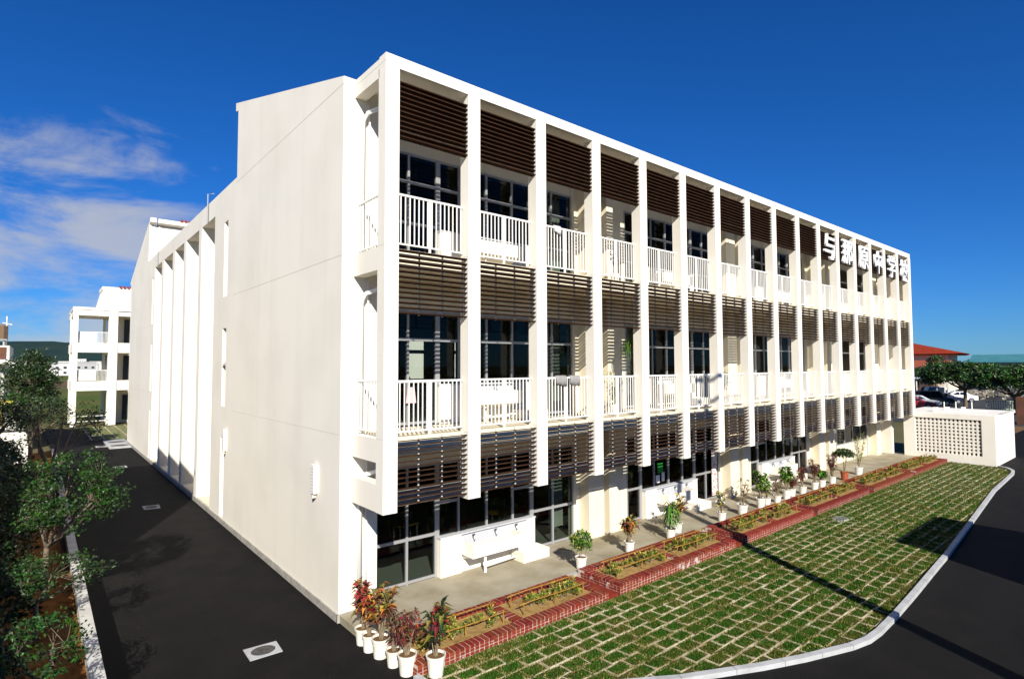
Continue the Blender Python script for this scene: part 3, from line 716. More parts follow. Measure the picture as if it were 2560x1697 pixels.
# ------------------------------------------------------------------ potted plants
def pot_mesh(r, h, clay=False):
    m = MB(); m.lathe([(0, 0), (r*.74, 0), (r*.93, h*.86), (r*1.0, h*.86), (r*1.04, h), (r*.94, h), (r*.90, h*.88), (0, h*.88)], 20)
    return m
def potted(kind, x, y, z, r, h, ph, label, clay=False, rim=True):
    t = thing('potted_plant', label, 'potted plant', (x, y, z))
    pot_mesh(r, h).build('pot', 'pot_clay' if clay else 'pot_white', t, local=True, smooth=False)
    m = MB(); m.lathe([(r*.9, h*.89), (r*.5, h*.915), (0, h*.92)], 14); m.build('potting_soil', 'pot_soil', t, local=True)
    st = MB(); lf = MB(); z0 = h*.9
    pal = {'red': (['leaf_red', 'leaf_orange', 'leaf_wine', 'leaf_olive'], (.42, .26, .22, .10)), 'wine': (['leaf_wine', 'leaf_red', 'leaf_olive'], (.7, .18, .12)), 'mixed': (['leaf_olive', 'leaf_wine', 'leaf_orange', 'leaf_yellow'], (.4, .25, .2, .15)),
           'green': (['leaf_green', 'leaf_fresh', 'leaf_olive'], (.5, .3, .2)), 'bush': (['leaf_green', 'leaf_fresh', 'leaf_yellow'], (.5, .35, .15)), 'dracaena': (['leaf_fresh', 'leaf_green'], (.6, .4)),
           'broad': (['leaf_dark', 'leaf_olive', 'leaf_wine', 'leaf_red'], (.36, .24, .28, .12)), 'bamboo': (['leaf_green', 'leaf_yellow', 'leaf_fresh'], (.4, .25, .35)), 'umbrella': (['leaf_dark', 'leaf_green'], (.8, .2)), 'bare': (['leaf_wine', 'leaf_olive'], (.6, .4)), 'cream': (['leaf_yellow', 'leaf_olive', 'paper'], (.4, .3, .3))}[kind]
    mi = lambda: random.choices(range(len(pal[0])), pal[1])[0]
    H = ph
    def stem(a, b, ra, rb, k_=3):
        pts = [a+(b-a)*(i/k_)+Vector((ru(-1, 1), ru(-1, 1), 0))*.018*(0 < i < k_) for i in range(k_+1)]; st.tube(pts, [ra+(rb-ra)*i/k_ for i in range(k_+1)], 5, 0, cap=False); return pts
    if kind in ('red', 'wine', 'mixed', 'broad', 'bare', 'cream', 'green'):
        ns_ = {'red': 10, 'wine': 16, 'mixed': 10, 'broad': 8, 'bare': 9, 'cream': 11, 'green': 12}[kind]
        ll, lw_ = {'red': (.18, .066), 'wine': (.15, .028), 'mixed': (.21, .062), 'broad': (.24, .085), 'bare': (.17, .05), 'cream': (.15, .065), 'green': (.19, .085)}[kind]
        per = {'red': 20, 'wine': 30, 'mixed': 17, 'broad': 16, 'bare': 7, 'cream': 16, 'green': 22}[kind]
        for s_ in range(ns_):
            d = rdir(.35, 1); spread = r*ru(.9, 1.9)
            b = Vector((d.x*spread, d.y*spread, z0+H*ru(.45, 1.0)))
            a = Vector((d.x*.03, d.y*.03, z0-.02)); k_ = a.lerp(b, .5)+Vector((d.x, d.y, 0))*(-.04)
            stem(a, k_, .011, .008, 2); stem(k_, b, .008, .004, 2)
            for q in range(per):
                f_ = ru(.0, 1)**.6; p = k_.lerp(b, f_); dd = rdir(-.35, .75); dd = (dd+(b-k_).normalized()*.35).normalized()
                lf.leaf(p, dd, Vector((0, 0, 1)), ll*ru(.7, 1.25), lw_*ru(.8, 1.25), mi(), ru(.1, .6))
    elif kind == 'bush':
        stem(Vector((0, 0, z0-.02)), Vector((0, 0, z0+H*.35)), .02, .014)
        for s_ in range(44):
            d = rdir(-.3, 1); c_ = Vector((d.x*r*1.45, d.y*r*1.45, z0+H*(.52+.45*d.z))); stem(Vector((0, 0, z0+H*.3)), c_, .007, .003, 2)
            for q in range(16): lf.leaf(c_+rdir()*.06, (rdir(-.1, 1)+d*.4).normalized(), Vector((0, 0, 1)), ru(.08, .13), ru(.03, .045), mi(), .1)
    elif kind == 'dracaena':
        for s_ in range(3):
            c_ = Vector((ru(-.06, .06), ru(-.06, .06), z0+H*(.45+.25*s_))); stem(Vector((0, 0, z0-.02)), c_, .015, .011)
            for q in range(52): lf.leaf(c_+Vector((0, 0, ru(-.12, .1))), rdir(-.1, .9), Vector((0, 0, 1)), ru(.28, .42), ru(.035, .05), mi(), ru(.5, .9))
    elif kind == 'umbrella':
        for s_ in range(4): stem(Vector((ru(-.03, .03), ru(-.03, .03), z0-.02)), Vector((ru(-.12, .12), ru(-.12, .12), z0+H*.72)), .013, .008)
        for q in range(620):
            d = rdir(-.1, 1)*rnd()**.25; c_ = Vector((d.x*.42, d.y*.42, z0+H*(.70+.28*d.z))); lf.leaf(c_*1.0, (rdir(-.3, .3)+d*.5).normalized(), Vector((0, 0, 1)), ru(.12, .18), ru(.05, .07), mi(), .35)
    elif kind == 'bamboo':
        for s_ in range(9):
            b = Vector((ru(-.3, .3), ru(-.3, .3), z0+H*ru(.6, 1))); a = Vector((ru(-.05, .05), ru(-.05, .05), z0-.02)); stem(a, b, .008, .004)
            for q in range(44): lf.leaf(a.lerp(b, ru(.25, 1)), rdir(-.5, .7), Vector((0, 0, 1)), ru(.10, .17), ru(.018, .028), mi(), .4)
    st.build('stem', 'stem', t, local=True, smooth=True); lf.build('leaves', pal[0], t, local=True)
    return t
zt = .152
NP = [('red', -.40, .28, .145, .30, .92, 'red and orange croton in the white pot farthest back in the corner group'),
      ('red', -.42, -.05, .140, .30, .95, 'tall red croton in the second white pot from the wall corner'),
      ('mixed', -.36, -.38, .165, .34, .95, 'olive and orange croton in the wide white pot, third from the wall corner'),
      ('bare', -.33, -.81, .140, .28, .75, 'thin twiggy croton in the small white pot, fourth from the wall corner'),
      ('wine', -.28, -1.19, .165, .34, .72, 'bushy dark wine-red croton in the fifth white pot from the wall corner'),
      ('broad', .02, -1.62, .165, .34, .82, 'broad-leaved dark green and red plant in the white pot nearest the lawn corner')]
for k_, x, y, r, h, ph, lb in NP: potted(k_, x, y, 0.0 if y > -1.5 else .05, r, h, ph, lb)
TP = [('bush', 5.30, .02, .15, .31, .62, 'dense bright green bush in a white pot beside the first step of the planters'),
      ('mixed', 7.20, .02, .14, .31, .72, 'sparse olive and wine croton in a white pot before the first solid wall'),
      ('dracaena', 9.10, .02, .15, .30, .62, 'green dracaena with drooping strap leaves in a white pot'),
      ('mixed', 9.85, .30, .16, .30, .85, 'bushy red-green croton standing behind the dracaena'),
      ('cream', 11.95, .04, .14, .30, .78, 'yellow-variegated croton in a white pot, first beyond the dracaena pair'),
      ('bare', 13.28, .04, .18, .34, .95, 'thin bare-stemmed croton in a large white pot'),
      ('green', 14.58, .06, .16, .36, .95, 'tall broad-leaved green plant in a tall white pot'),
      ('cream', 15.30, .18, .14, .24, .80, 'pale leaved plant in a low white pot right of the tall green plant'),
      ('bare', 15.85, .06, .14, .26, .70, 'spindly brown-leaved plant in a low white pot'),
      ('green', 16.60, .06, .15, .36, .90, 'leafy green croton in the middle of the long pot row'),
      ('wine', 17.35, .20, .15, .28, .45, 'short dark red plant in a small white pot'),
      ('wine', 17.98, .06, .15, .30, .80, 'spreading wine-red cordyline in a white pot'),
      ('wine', 19.10, .06, .15, .32, 1.0, 'tall dense wine-red croton in a white pot'),
      ('green', 19.80, .06, .15, .32, .42, 'short green plant in a white pot right of the tall wine croton'),
      ('wine', 20.95, .10, .15, .30, .95, 'wine-red croton in the last white pot before the clay pot'),
      ('umbrella', 22.15, .05, .17, .36, 1.05, 'dome-crowned dark green umbrella plant in a terracotta pot'),
      ('bamboo', 23.95, .10, .18, .36, 1.75, 'tall airy bamboo in a white pot at the far end of the row')]
for k_, x, y, r, h, ph, lb in TP: potted(k_, x, y, zt, r, h, ph, lb, clay='terracotta' in lb)
# plants and cloths on the balconies
def hanger(x, y, z, label, n=220, drop=.55):
    t = thing('hanging_plant', label, 'hanging plant', (x, y, z)); m = MB(); m.lathe([(0, -.10), (.09, -.10), (.13, .06), (.11, .06), (0, .05)], 12); m.build('pot', 'pot_clay', t, local=True); m = MB()
    for i in range(3): a = i*2.1; m.tube([(.12*math.cos(a), .12*math.sin(a), .05), (0, 0, 1.45)], .004, 4)
    m.build('wire', 'iron', t, local=True); m = MB()
    for q in range(n): d = rdir(-.6, .8); m.leaf(Vector((d.x*.12, d.y*.12, .06+d.z*.1)), d, Vector((0, 0, 1)), ru(.2, .34), ru(.014, .026), random.choice((0, 0, 1)), ru(.8, 1.5))
    m.build('leaves', ['leaf_green', 'leaf_fresh'], t, local=True)
hanger(8.2, .62, 5.78, 'green trailing plant hanging on the middle balcony, fourth bay')
potted('bare', 7.6, .75, F[2], .14, .28, .8, 'thin potted plant behind the top-floor railing, fourth bay')
potted('bamboo', 7.5, .75, F[1], .14, .28, 1.0, 'slender green potted plant behind the middle-floor railing, fourth bay')
potted('green', 13.2, .70, F[1], .15, .30, .95, 'leafy potted plant just above the middle-floor railing, seventh bay')
def cloth(x, y, z, wd, dr, mt, label):
    m = MB(); n = 8
    for j, (yy, zz) in enumerate(((y+.035, z-dr*.6), (y+.03, z), (y, z+.028), (y-.03, z), (y-.04, z-dr*.5), (y-.035, z-dr))):
        for i in range(n+1): f_ = i/n; m.v.append((x+wd*(f_-.5), yy+.008*math.sin(f_*17), zz-(.03*math.sin(f_*3.1+x) if j in (0, 5) else 0)))
    for j in range(5):
        for i in range(n): a = j*(n+1)+i; m.f.append((a, a+1, a+n+2, a+n+1)); m.m.append(0)
    o = m.build('cloth', mt, smooth=True); md = o.modifiers.new('thickness', 'SOLIDIFY'); md.thickness = .012; tag(o, label, 'cloth')
cloth(4.82, .215, F[1]+1.11, .36, .20, 'rag', 'left of two grey rags drying on the middle railing')
cloth(5.30, .215, F[1]+1.11, .34, .20, 'rag', 'right of two grey rags drying on the middle railing')
cloth(4.72, .215, F[2]+1.11, .22, .16, 'paper', 'white cloth hung over the top-floor railing, third bay')
m = MB(); m.hexa([(1.35, 1.80, 4.35), (1.62, 1.80, 4.35), (1.62, 1.82, 4.35), (1.35, 1.82, 4.35), (1.40, 1.80, 4.72), (1.57, 1.80, 4.72), (1.57, 1.82, 4.72), (1.40, 1.82, 4.72)]); tag(m.build('towel', 'pink'), 'pink towel hanging in front of the middle-floor door, first bay', 'towel')
m = MB(); m.box(14.42, 14.78, 1.84, 1.858, .30, 2.3); tag(m.build('banner', 'banner'), 'tall white banner with red writing at the ground-floor door', 'banner')
for x, z, a, b, mt, lb in ((11.30, 1.69, .30, .34, 'poster_green', 'bright green poster on the ground-floor window glass'), (11.15, 1.33, .22, .26, 'paper', 'lower white notice under the green poster'), (11.46, 1.38, .16, .30, 'paper', 'white notice right of the green poster')):
    m = MB(); m.box(x-a/2, x+a/2, WY+.026, WY+.031, z-b/2, z+b/2); tag(m.build('notice', mt), lb, 'notice')
# classroom furniture seen through the glass
def desk(x, y, z, label, group):
    t = thing('school_desk', label, 'desk', (x, y, z), group=group); m = MB(); m.box(-.3, .3, -.22, .22, .68, .71); m.build('desk_top', 'bamboo', t, local=True)
    for a in (-.26, .26):
        for b in (-.18, .18): m = MB(); m.box(a-.012, a+.012, b-.012, b+.012, 0, .68); m.build('leg', 'aluminium', t, local=True)
    return t
d0 = None
for x, y in [(1.5, 4.2), (2.7, 4.2), (3.9, 4.4), (5.4, 3.6), (6.3, 4.8), (2.0, 5.6), (3.3, 5.6), (4.6, 5.6), (10.5, 4), (11.7, 4), (13, 4.2), (14.3, 4.4)]:
    if d0 is None: d0 = desk(x, y, F[0], '', 'desks in the ground-floor classrooms'); o = d0
    else: o = copy_tree(d0); o.location = (x, y, F[0])
    o['label'] = 'wooden school desk inside the %s ground-floor classroom' % ('near' if x < 8 else 'second')

# ------------------------------------------------------------------ trees
def tree(name, label, base, h, crown, n_limb=7, n_tip=60, leaf=(.10, .05), mats=('leaf_mid', 'leaf_dark', 'leaf_fresh'), wts=(.5, .3, .2), per=30, tr=.09, group=None, cl=.28, gaps=.5, lean=(0, 0), cat='tree', seed=1):
    """trunk, limbs and twigs grown towards clumps spread through the crown's volume; leaves sit on the clumps"""
    random.seed(seed*13+5)
    t = thing(name, label, cat, base, group=group)
    (cx_, cy_, cz_), (rx, ry, rz_) = crown
    st = MB(); fork = Vector((lean[0], lean[1], h*.38)); st.tube([(0, 0, -.3), Vector((lean[0]*.3, lean[1]*.3, h*.15)), fork], [tr*1.25, tr, tr*.8], 8, 0, cap=False)
    tips = []
    for i in range(n_tip):
        d = rdir(-.55, 1); k_ = ru(.35, 1)**.5; p = Vector((cx_+d.x*rx*k_, cy_+d.y*ry*k_, cz_+d.z*rz_*k_))
        if MN.noise((p.x*1.3/rx, p.y*1.3/ry, p.z*1.6/rz_+seed)) < -.12*gaps*2 and rnd() < gaps: continue
        tips.append(p)
    limbs = []
    for i in range(n_limb):
        a = 6.28*i/n_limb+ru(-.3, .3); b = Vector((cx_+math.cos(a)*rx*.55, cy_+math.sin(a)*ry*.55, cz_+ru(-.3, .35)*rz_)); mid = fork.lerp(b, .5)+Vector((ru(-.1, .1), ru(-.1, .1), -.06))*h*.3
        st.tube([fork, mid, b], [tr*.6, tr*.42, tr*.26], 6, 0, cap=False); limbs += [mid, b, mid.lerp(b, .5)]
    lf = MB()
    for p in tips:
        q = min(limbs, key=lambda s_: (s_-p).length); st.tube([q, q.lerp(p, .5)+rdir()*.05*h*.2, p], [tr*.17, tr*.11, tr*.06], 4, 0, cap=False)
        m0 = random.choices(range(len(mats)), wts)[0]
        for _ in range(per):
            o_ = rdir()*cl*rnd()**.5; o_.z *= .6
            lf.leaf(p+o_, (rdir(-.2, 1)+o_*1.2).normalized(), rdir(.2, 1), leaf[0]*ru(.7, 1.3), leaf[1]*ru(.8, 1.2), m0 if rnd() < .75 else random.randrange(len(mats)), .15)
    st.build('trunk', 'bark', t, local=True, smooth=True); lf.build('crown', list(mats), t, local=True)
    return t
GR = 'garden trees behind the low wall'
FR = ('leaf_fresh', 'leaf_green', 'leaf_mid')
tree('garden_tree', 'leafy green tree with open crown leaning over the low wall', (-5.0, 5.4, .35), 3.0, ((.35, 0, 2.05), (1.0, 1.15, 1.0)), 8, 260, (.075, .042), ('leaf_garden', 'leaf_mid', 'leaf_dark'), (.5, .3, .2), 36, .06, GR, .19, .6, seed=3)
tree('garden_tree', 'low spreading shrub tree in shade below the leafy garden tree', (-5.15, 3.4, .35), 1.8, ((.1, .1, 1.05), (.95, .9, .40)), 6, 90, (.075, .04), ('leaf_mid', 'leaf_dark', 'leaf_garden'), (.4, .4, .2), 26, .045, GR, .2, .7, seed=4)
tree('garden_tree', 'dark leafy treetop at the bottom left corner', (-5.1, .2, .35), 1.6, ((0, .1, 1.0), (.5, .6, .40)), 5, 50, (.075, .04), ('leaf_garden', 'leaf_mid', 'leaf_dark'), (.4, .3, .3), 24, .04, GR, .17, .5, seed=5)
for i, (x, y, hh_) in enumerate(((-6.3, 1.2, 1.3), (-6.0, 4.2, 1.5), (-6.1, 7.4, 1.7), (-5.75, 10.0, 1.7), (-6.2, 13.0, 2.0), (-5.9, 16.5, 2.0), (-6.4, 20.5, 2.2))):
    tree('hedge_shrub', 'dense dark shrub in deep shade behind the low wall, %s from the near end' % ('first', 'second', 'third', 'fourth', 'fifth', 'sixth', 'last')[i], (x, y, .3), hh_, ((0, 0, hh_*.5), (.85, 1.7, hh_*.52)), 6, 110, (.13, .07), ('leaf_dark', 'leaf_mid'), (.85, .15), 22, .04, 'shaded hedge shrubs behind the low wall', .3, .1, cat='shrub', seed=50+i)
tree('garden_tree', 'dark bare-branched tree between the leafy garden tree and the far wing', (-4.85, 13.5, .35), 4.2, ((.25, .3, 2.9), (1.3, 1.6, .95)), 8, 90, (.09, .045), ('leaf_dark', 'leaf_mid'), (.7, .3), 12, .07, GR, .25, .9, seed=6)
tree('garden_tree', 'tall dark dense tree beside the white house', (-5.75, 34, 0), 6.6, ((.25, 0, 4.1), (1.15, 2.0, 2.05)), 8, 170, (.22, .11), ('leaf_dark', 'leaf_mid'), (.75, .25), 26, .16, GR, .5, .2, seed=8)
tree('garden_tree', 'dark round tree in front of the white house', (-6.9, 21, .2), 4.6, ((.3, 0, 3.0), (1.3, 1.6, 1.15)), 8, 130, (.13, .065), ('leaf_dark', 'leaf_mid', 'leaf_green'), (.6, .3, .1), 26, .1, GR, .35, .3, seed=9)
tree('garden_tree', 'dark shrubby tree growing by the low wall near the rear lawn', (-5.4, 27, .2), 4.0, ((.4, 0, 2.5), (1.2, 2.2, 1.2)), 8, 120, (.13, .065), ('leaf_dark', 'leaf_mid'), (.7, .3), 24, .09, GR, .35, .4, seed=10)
# a banana plant in the garden
random.seed(21)
t = thing('banana_plant', 'bright green banana plant below the white house', 'plant', (-6.55, 27.5, .3)); m = MB(); m.tube([(0, 0, -.2), (.02, 0, 1.6), (0, 0, 2.8)], [.12, .10, .06], 8); m.build('stem', 'leaf_olive', t, local=True); m = MB()
for i in range(9): a = i*.75; m.leaf(Vector((0, 0, 2.6)), Vector((math.cos(a), math.sin(a), .9)), Vector((0, 0, 1)), ru(1.3, 1.9), .42, random.choice((0, 1)), .35)
m.build('leaves', ['leaf_fresh', 'leaf_yellow'], t, local=True)
# small seedlings on the earth
random.seed(22)
for x, y, lb in ((-4.72, 3.2, 'nearer small green seedling on the sunlit red earth'), (-4.95, 3.6, 'farther small green seedling on the sunlit red earth')):
    m = MB()
    for q in range(120): d = rdir(.1, 1); m.leaf(Vector((x, y, .42))+Vector((d.x*.1, d.y*.1, d.z*.24)), d, Vector((0, 0, 1)), ru(.05, .09), .02, 0, .1)
    m.tube([(x, y, .3), (x, y, .6)], .008, 4, 1); tag(m.build('seedling', ['leaf_green', 'stem']), lb, 'seedling')

# ------------------------------------------------------------------ buildings around
def block(t, x0, x1, y0, y1, z0, z1, mt='house_wall', name='wall'):
    m = MB(); m.box(x0, x1, y0, y1, z0, z1); return m.build(name, mt, t)
h = thing('house', 'white flat-roofed house at the left edge with a rooftop tank', 'house', (-9, 38, 0))
block(h, -13, -6.75, 35.2, 42, 0, 5.42); block(h, -13, -6.15, 34.4, 42.2, 5.42, 5.62, name='canopy'); block(h, -13, -6.55, 35.0, 42, 5.62, 6.5, name='parapet')
block(h, -8.4, -7.3, 35.15, 35.21, 3.2, 4.6, 'window_dark', 'window'); block(h, -7.2, -6.9, 35.15, 35.21, 2.6, 4.9, 'town_grey', 'shutter'); block(h, -7.05, -6.7, 34.95, 35.02, 5.7, 6.4, 'brown_wall', 'vent_panel')
m = MB(); m.lathe([(0, 6.9), (.62, 6.9), (.62, 7.7), (.5, 7.8), (0, 7.85)], 16, 0, (-7.3, 36.2, 0)); tk = m.build('water_tank', 'tank', h, smooth=False); m = MB()
for a in (-.45, .45):
    for b in (-.45, .45): m.box(-7.3+a-.04, -7.3+a+.04, 36.2+b-.04, 36.2+b+.04, 6.5, 6.9)
m.box(-7.9, -6.7, 35.6, 36.8, 6.84, 6.9); m.build('tank_stand', 'town_grey', tk, local=True); m = MB(); m.tube([(-6.75, 36, 6.5), (-6.75, 36, 8.3)], .03, 6); m.tube([(-6.95, 36, 7.9), (-6.5, 36, 7.8)], .025, 5); m.build('antenna', 'white_metal', h)
s_ = thing('shed', 'low pale shed with stepped roof under the dark trees', 'shed', (-6.4, 26, 0))
block(s_, -8, -5.55, 27.4, 30, 0, 2.15); block(s_, -8, -5.45, 27.2, 30.2, 2.15, 2.3, name='roof'); block(s_, -6.4, -5.8, 27.5, 29, 2.3, 2.75, name='roof_tank'); block(s_, -8, -6.6, 26.2, 27.4, 0, 1.9, 'town_grey', 'lean_to'); block(s_, -6.3, -5.5, 26.6, 27.3, 0, 1.45, name='porch')
n = thing('apartment_house', 'pale three-storey house standing left of the picture beside the low wall', 'house', (-9.5, 7, 0))
block(n, -13.2, -6.72, 2.9, 11.5, 0, 9.35); block(n, -13.3, -6.65, 2.8, 11.6, 9.35, 9.5, name='roof')
for z in (1.2, 4.1, 7.0):
    for y in (4, 6.5, 9): block(n, -6.73, -6.69, y, y+1.4, z, z+1.3, 'window_dark', 'window')
n2 = thing('garden_shade_block', 'unseen low flat-roofed block added left of the picture to shade the garden', 'house', (-10, -3, 0))  # out-of-view block, added and sized to keep the garden ground in shade
block(n2, -12, -7.1, -9, 2.6, 0, 3.5); block(n2, -12.1, -7.0, -9.1, 2.7, 3.5, 3.65, name='roof')
for y in (-6, -2.5): block(n2, -7.11, -7.07, y, y+1.4, 1.0, 2.3, 'window_dark', 'window')
# far wing with balconies
a = thing('balcony_wing', 'white wing with open corner balconies behind the end wall', 'building', (2, 55, 0)); Y = 52.7
for z0, z1 in ((3.12, 3.95), (6.52, 7.36), (9.80, 10.45)):
    m = MB(); m.box(-2.62, -.38, Y+.05, Y+1.6, z0, z1); m.box(-2.95, -2.62, Y+.3, Y+9, z0, z1); m.box(-2.62, 12, Y+1.6, Y+9, z0+.3, z1-.2); m.build('balcony_slab', 'white_paint', a)
for x0, x1, y0, y1 in ((-2.98, -2.60, Y, Y+.5), (-.40, .28, Y, Y+.8), (-2.98, -2.60, Y+5, Y+5.4)): block(a, x0, x1, y0, y1, 0, 10.35 if x0 < -2 else 10.4, 'white_paint', 'column')
block(a, -.2, 12, Y+2.2, Y+9, 0, 10.2, 'cream_paint', 'wall'); block(a, -2.99, 12, Y-.02, Y+9, 10.3, 10.52, 'white_paint', 'roof_edge')
for z0, z1 in ((3.12, 4.0), (6.5, 7.4), (9.85, 10.3)): block(a, .28, 12, Y+.1, Y+.5, z0, z1, 'white_paint', 'spandrel')
for z in (3.95, 7.36):
    block(a, -2.60, -1.25, Y+.3, Y+.36, z+.06, z+1.0, 'white_metal', 'parapet_panel'); m = MB(); m.box(-1.25, -.4, Y+.3, Y+.34, z+.96, z+1.0)
    for i in range(9): x = -1.2+i*.095; m.box(x-.012, x+.012, Y+.31, Y+.33, z+.02, z+.96)
    m.build('railing', 'white_metal', a); m = MB(); m.box(-2.8, -2.76, Y+.5, Y+5, z+.06, z+1.0); m.build('parapet_panel', 'white_metal', a)
for z in (.3, 4.0, 7.4): block(a, .95, 1.9, Y+2.1, Y+2.19, z, z+2.3, 'window_dark', 'window'); block(a, -.26, -.2, Y+3, Y+5, z+.3, z+2.3, 'window_dark', 'window')
m = MB(); m.box(-2.6, -.4, Y+.25, Y+.3, .85, .9); m.box(-2.6, -.4, Y+.25, Y+.3, .4, .45); m.build('railing', 'white_metal', a)
m = MB(); m.prism([(-1.15, 10.52), (-.72, 12.45), (-.80, 12.45), (-.80, 12.75), (9, 12.75), (9, 10.52)], 'y', Y+2.5, Y+6); m.build('gable', 'white_paint', a)
m = MB()
for i in range(30): x = .6+i*.3; m.tube([(x, Y+2.3, 12.80), (x, Y+6, 12.80)], .11, 6)
m.build('roof_tiles', 'tile_red', a)
# white block store at the far end, with a pierced screen wall
s_ = thing('block_store', 'low white flat-roofed store with pierced block screen at the far end', 'building', (34.5, -1.4, 0)); X0, X1, Y0, Y1, H_ = 32.34, 37.1, -3.38, .62, 2.46
m = MB(); m.box(X0, X0+.18, .09, Y1, 0, H_); m.box(X0, X0+.18, Y0, -2.83, 0, H_); m.box(X0, X0+.18, -2.83, .09, 0, .45); m.box(X0, X0+.18, -2.83, .09, 2.30, H_)
m.box(X0+.18, X1, Y0, Y0+.18, 0, H_); m.box(X1-.18, X1, Y0+.18, Y1, 0, H_); m.box(X0+.18, X1-.18, Y1-.18, Y1, 0, H_); m.build('wall', 'white_paint', s_)
m = MB(); m.box(X0+.002, X1+.5, Y0+.002, Y1+.3, H_, H_+.10); m.build('roof', 'white_paint', s_)
m = MB(); ny_, nz_ = 16, 10; wy, wz = 2.92/ny_, 1.85/nz_
for i in range(ny_+1): y = -2.83+wy*i; m.box(X0+.045, X0+.15, y-.042 if i else y, y+.042 if i < ny_ else y, .45, 2.30)
for j in range(1, nz_):
    z = .45+wz*j
    for i in range(ny_): m.box(X0+.05, X0+.148, -2.83+wy*i+.042, -2.83+wy*(i+1)-.042, z-.045, z+.045)
m.build('block_screen', 'white_paint', s_); m = MB(); m.box(X0+.9, X0+.95, Y0+.2, Y1-.2, .01, H_-.01); m.build('dark_backing', 'brown_wall', s_)  # brown sheet added behind the screen so its holes look dark, standing for shade
m = MB()
for j in range(1, 12): m.box(X0+.2, X1, Y0-.003, Y0+.01, j*.2, j*.2+.008)
m.build('course_line', 'joint', s_)
for k_, (x, y) in enumerate(((33.6, -.6), (34.8, -1.6), (34.2, -1.0))):
    m = MB(); m.box(x-.09, x+.09, y-.09, y+.09, H_+.10, H_+.36); m.box(x-.05, x+.05, y-1.0, y-.1, H_+.12, H_+.18); m.tube([(x+.4, y-.3, H_+.10), (x+.4, y-.3, H_+.65)], .03, 6); tag(m.build('roof_vent', 'white_metal', s_))
m = MB(); m.tube([(X0+1.5, Y0+.02, H_+.13), (X1+.5, Y0+.05, H_+.14)], .05, 6); m.build('roof_pipe', 'town_grey', s_)

# ------------------------------------------------------------------ what throws the shadows on the lawn: a utility pole and a store beyond the right edge
p = thing('utility_pole', 'concrete utility pole whose shadow crosses the lawn', 'pole', (6.45, -9.75, 0)); m = MB(); m.tube([(6.45, -9.75, -.3), (6.45, -9.75, 12.2)], [.19, .12], 14); m.build('pole_shaft', 'pole', p, smooth=True)
m = MB(); m.box(5.75, 7.15, -9.86, -9.77, 11.4, 11.5); m.box(5.95, 6.95, -9.86, -9.77, 10.7, 10.8); m.build('crossarm', 'pole', p)
v = thing('storehouse', 'plain grey store beside the road right of the picture', 'building', (13.2, -12.5, 0)); block(v, 11.25, 15.25, -15.5, -10.3, 0, 3.95, 'wall_concrete'); block(v, 11.15, 15.35, -15.6, -10.2, 3.95, 4.12, 'wall_concrete', 'roof'); block(v, 12, 14.4, -10.3, -10.26, 0, 2.6, 'aluminium', 'shutter')

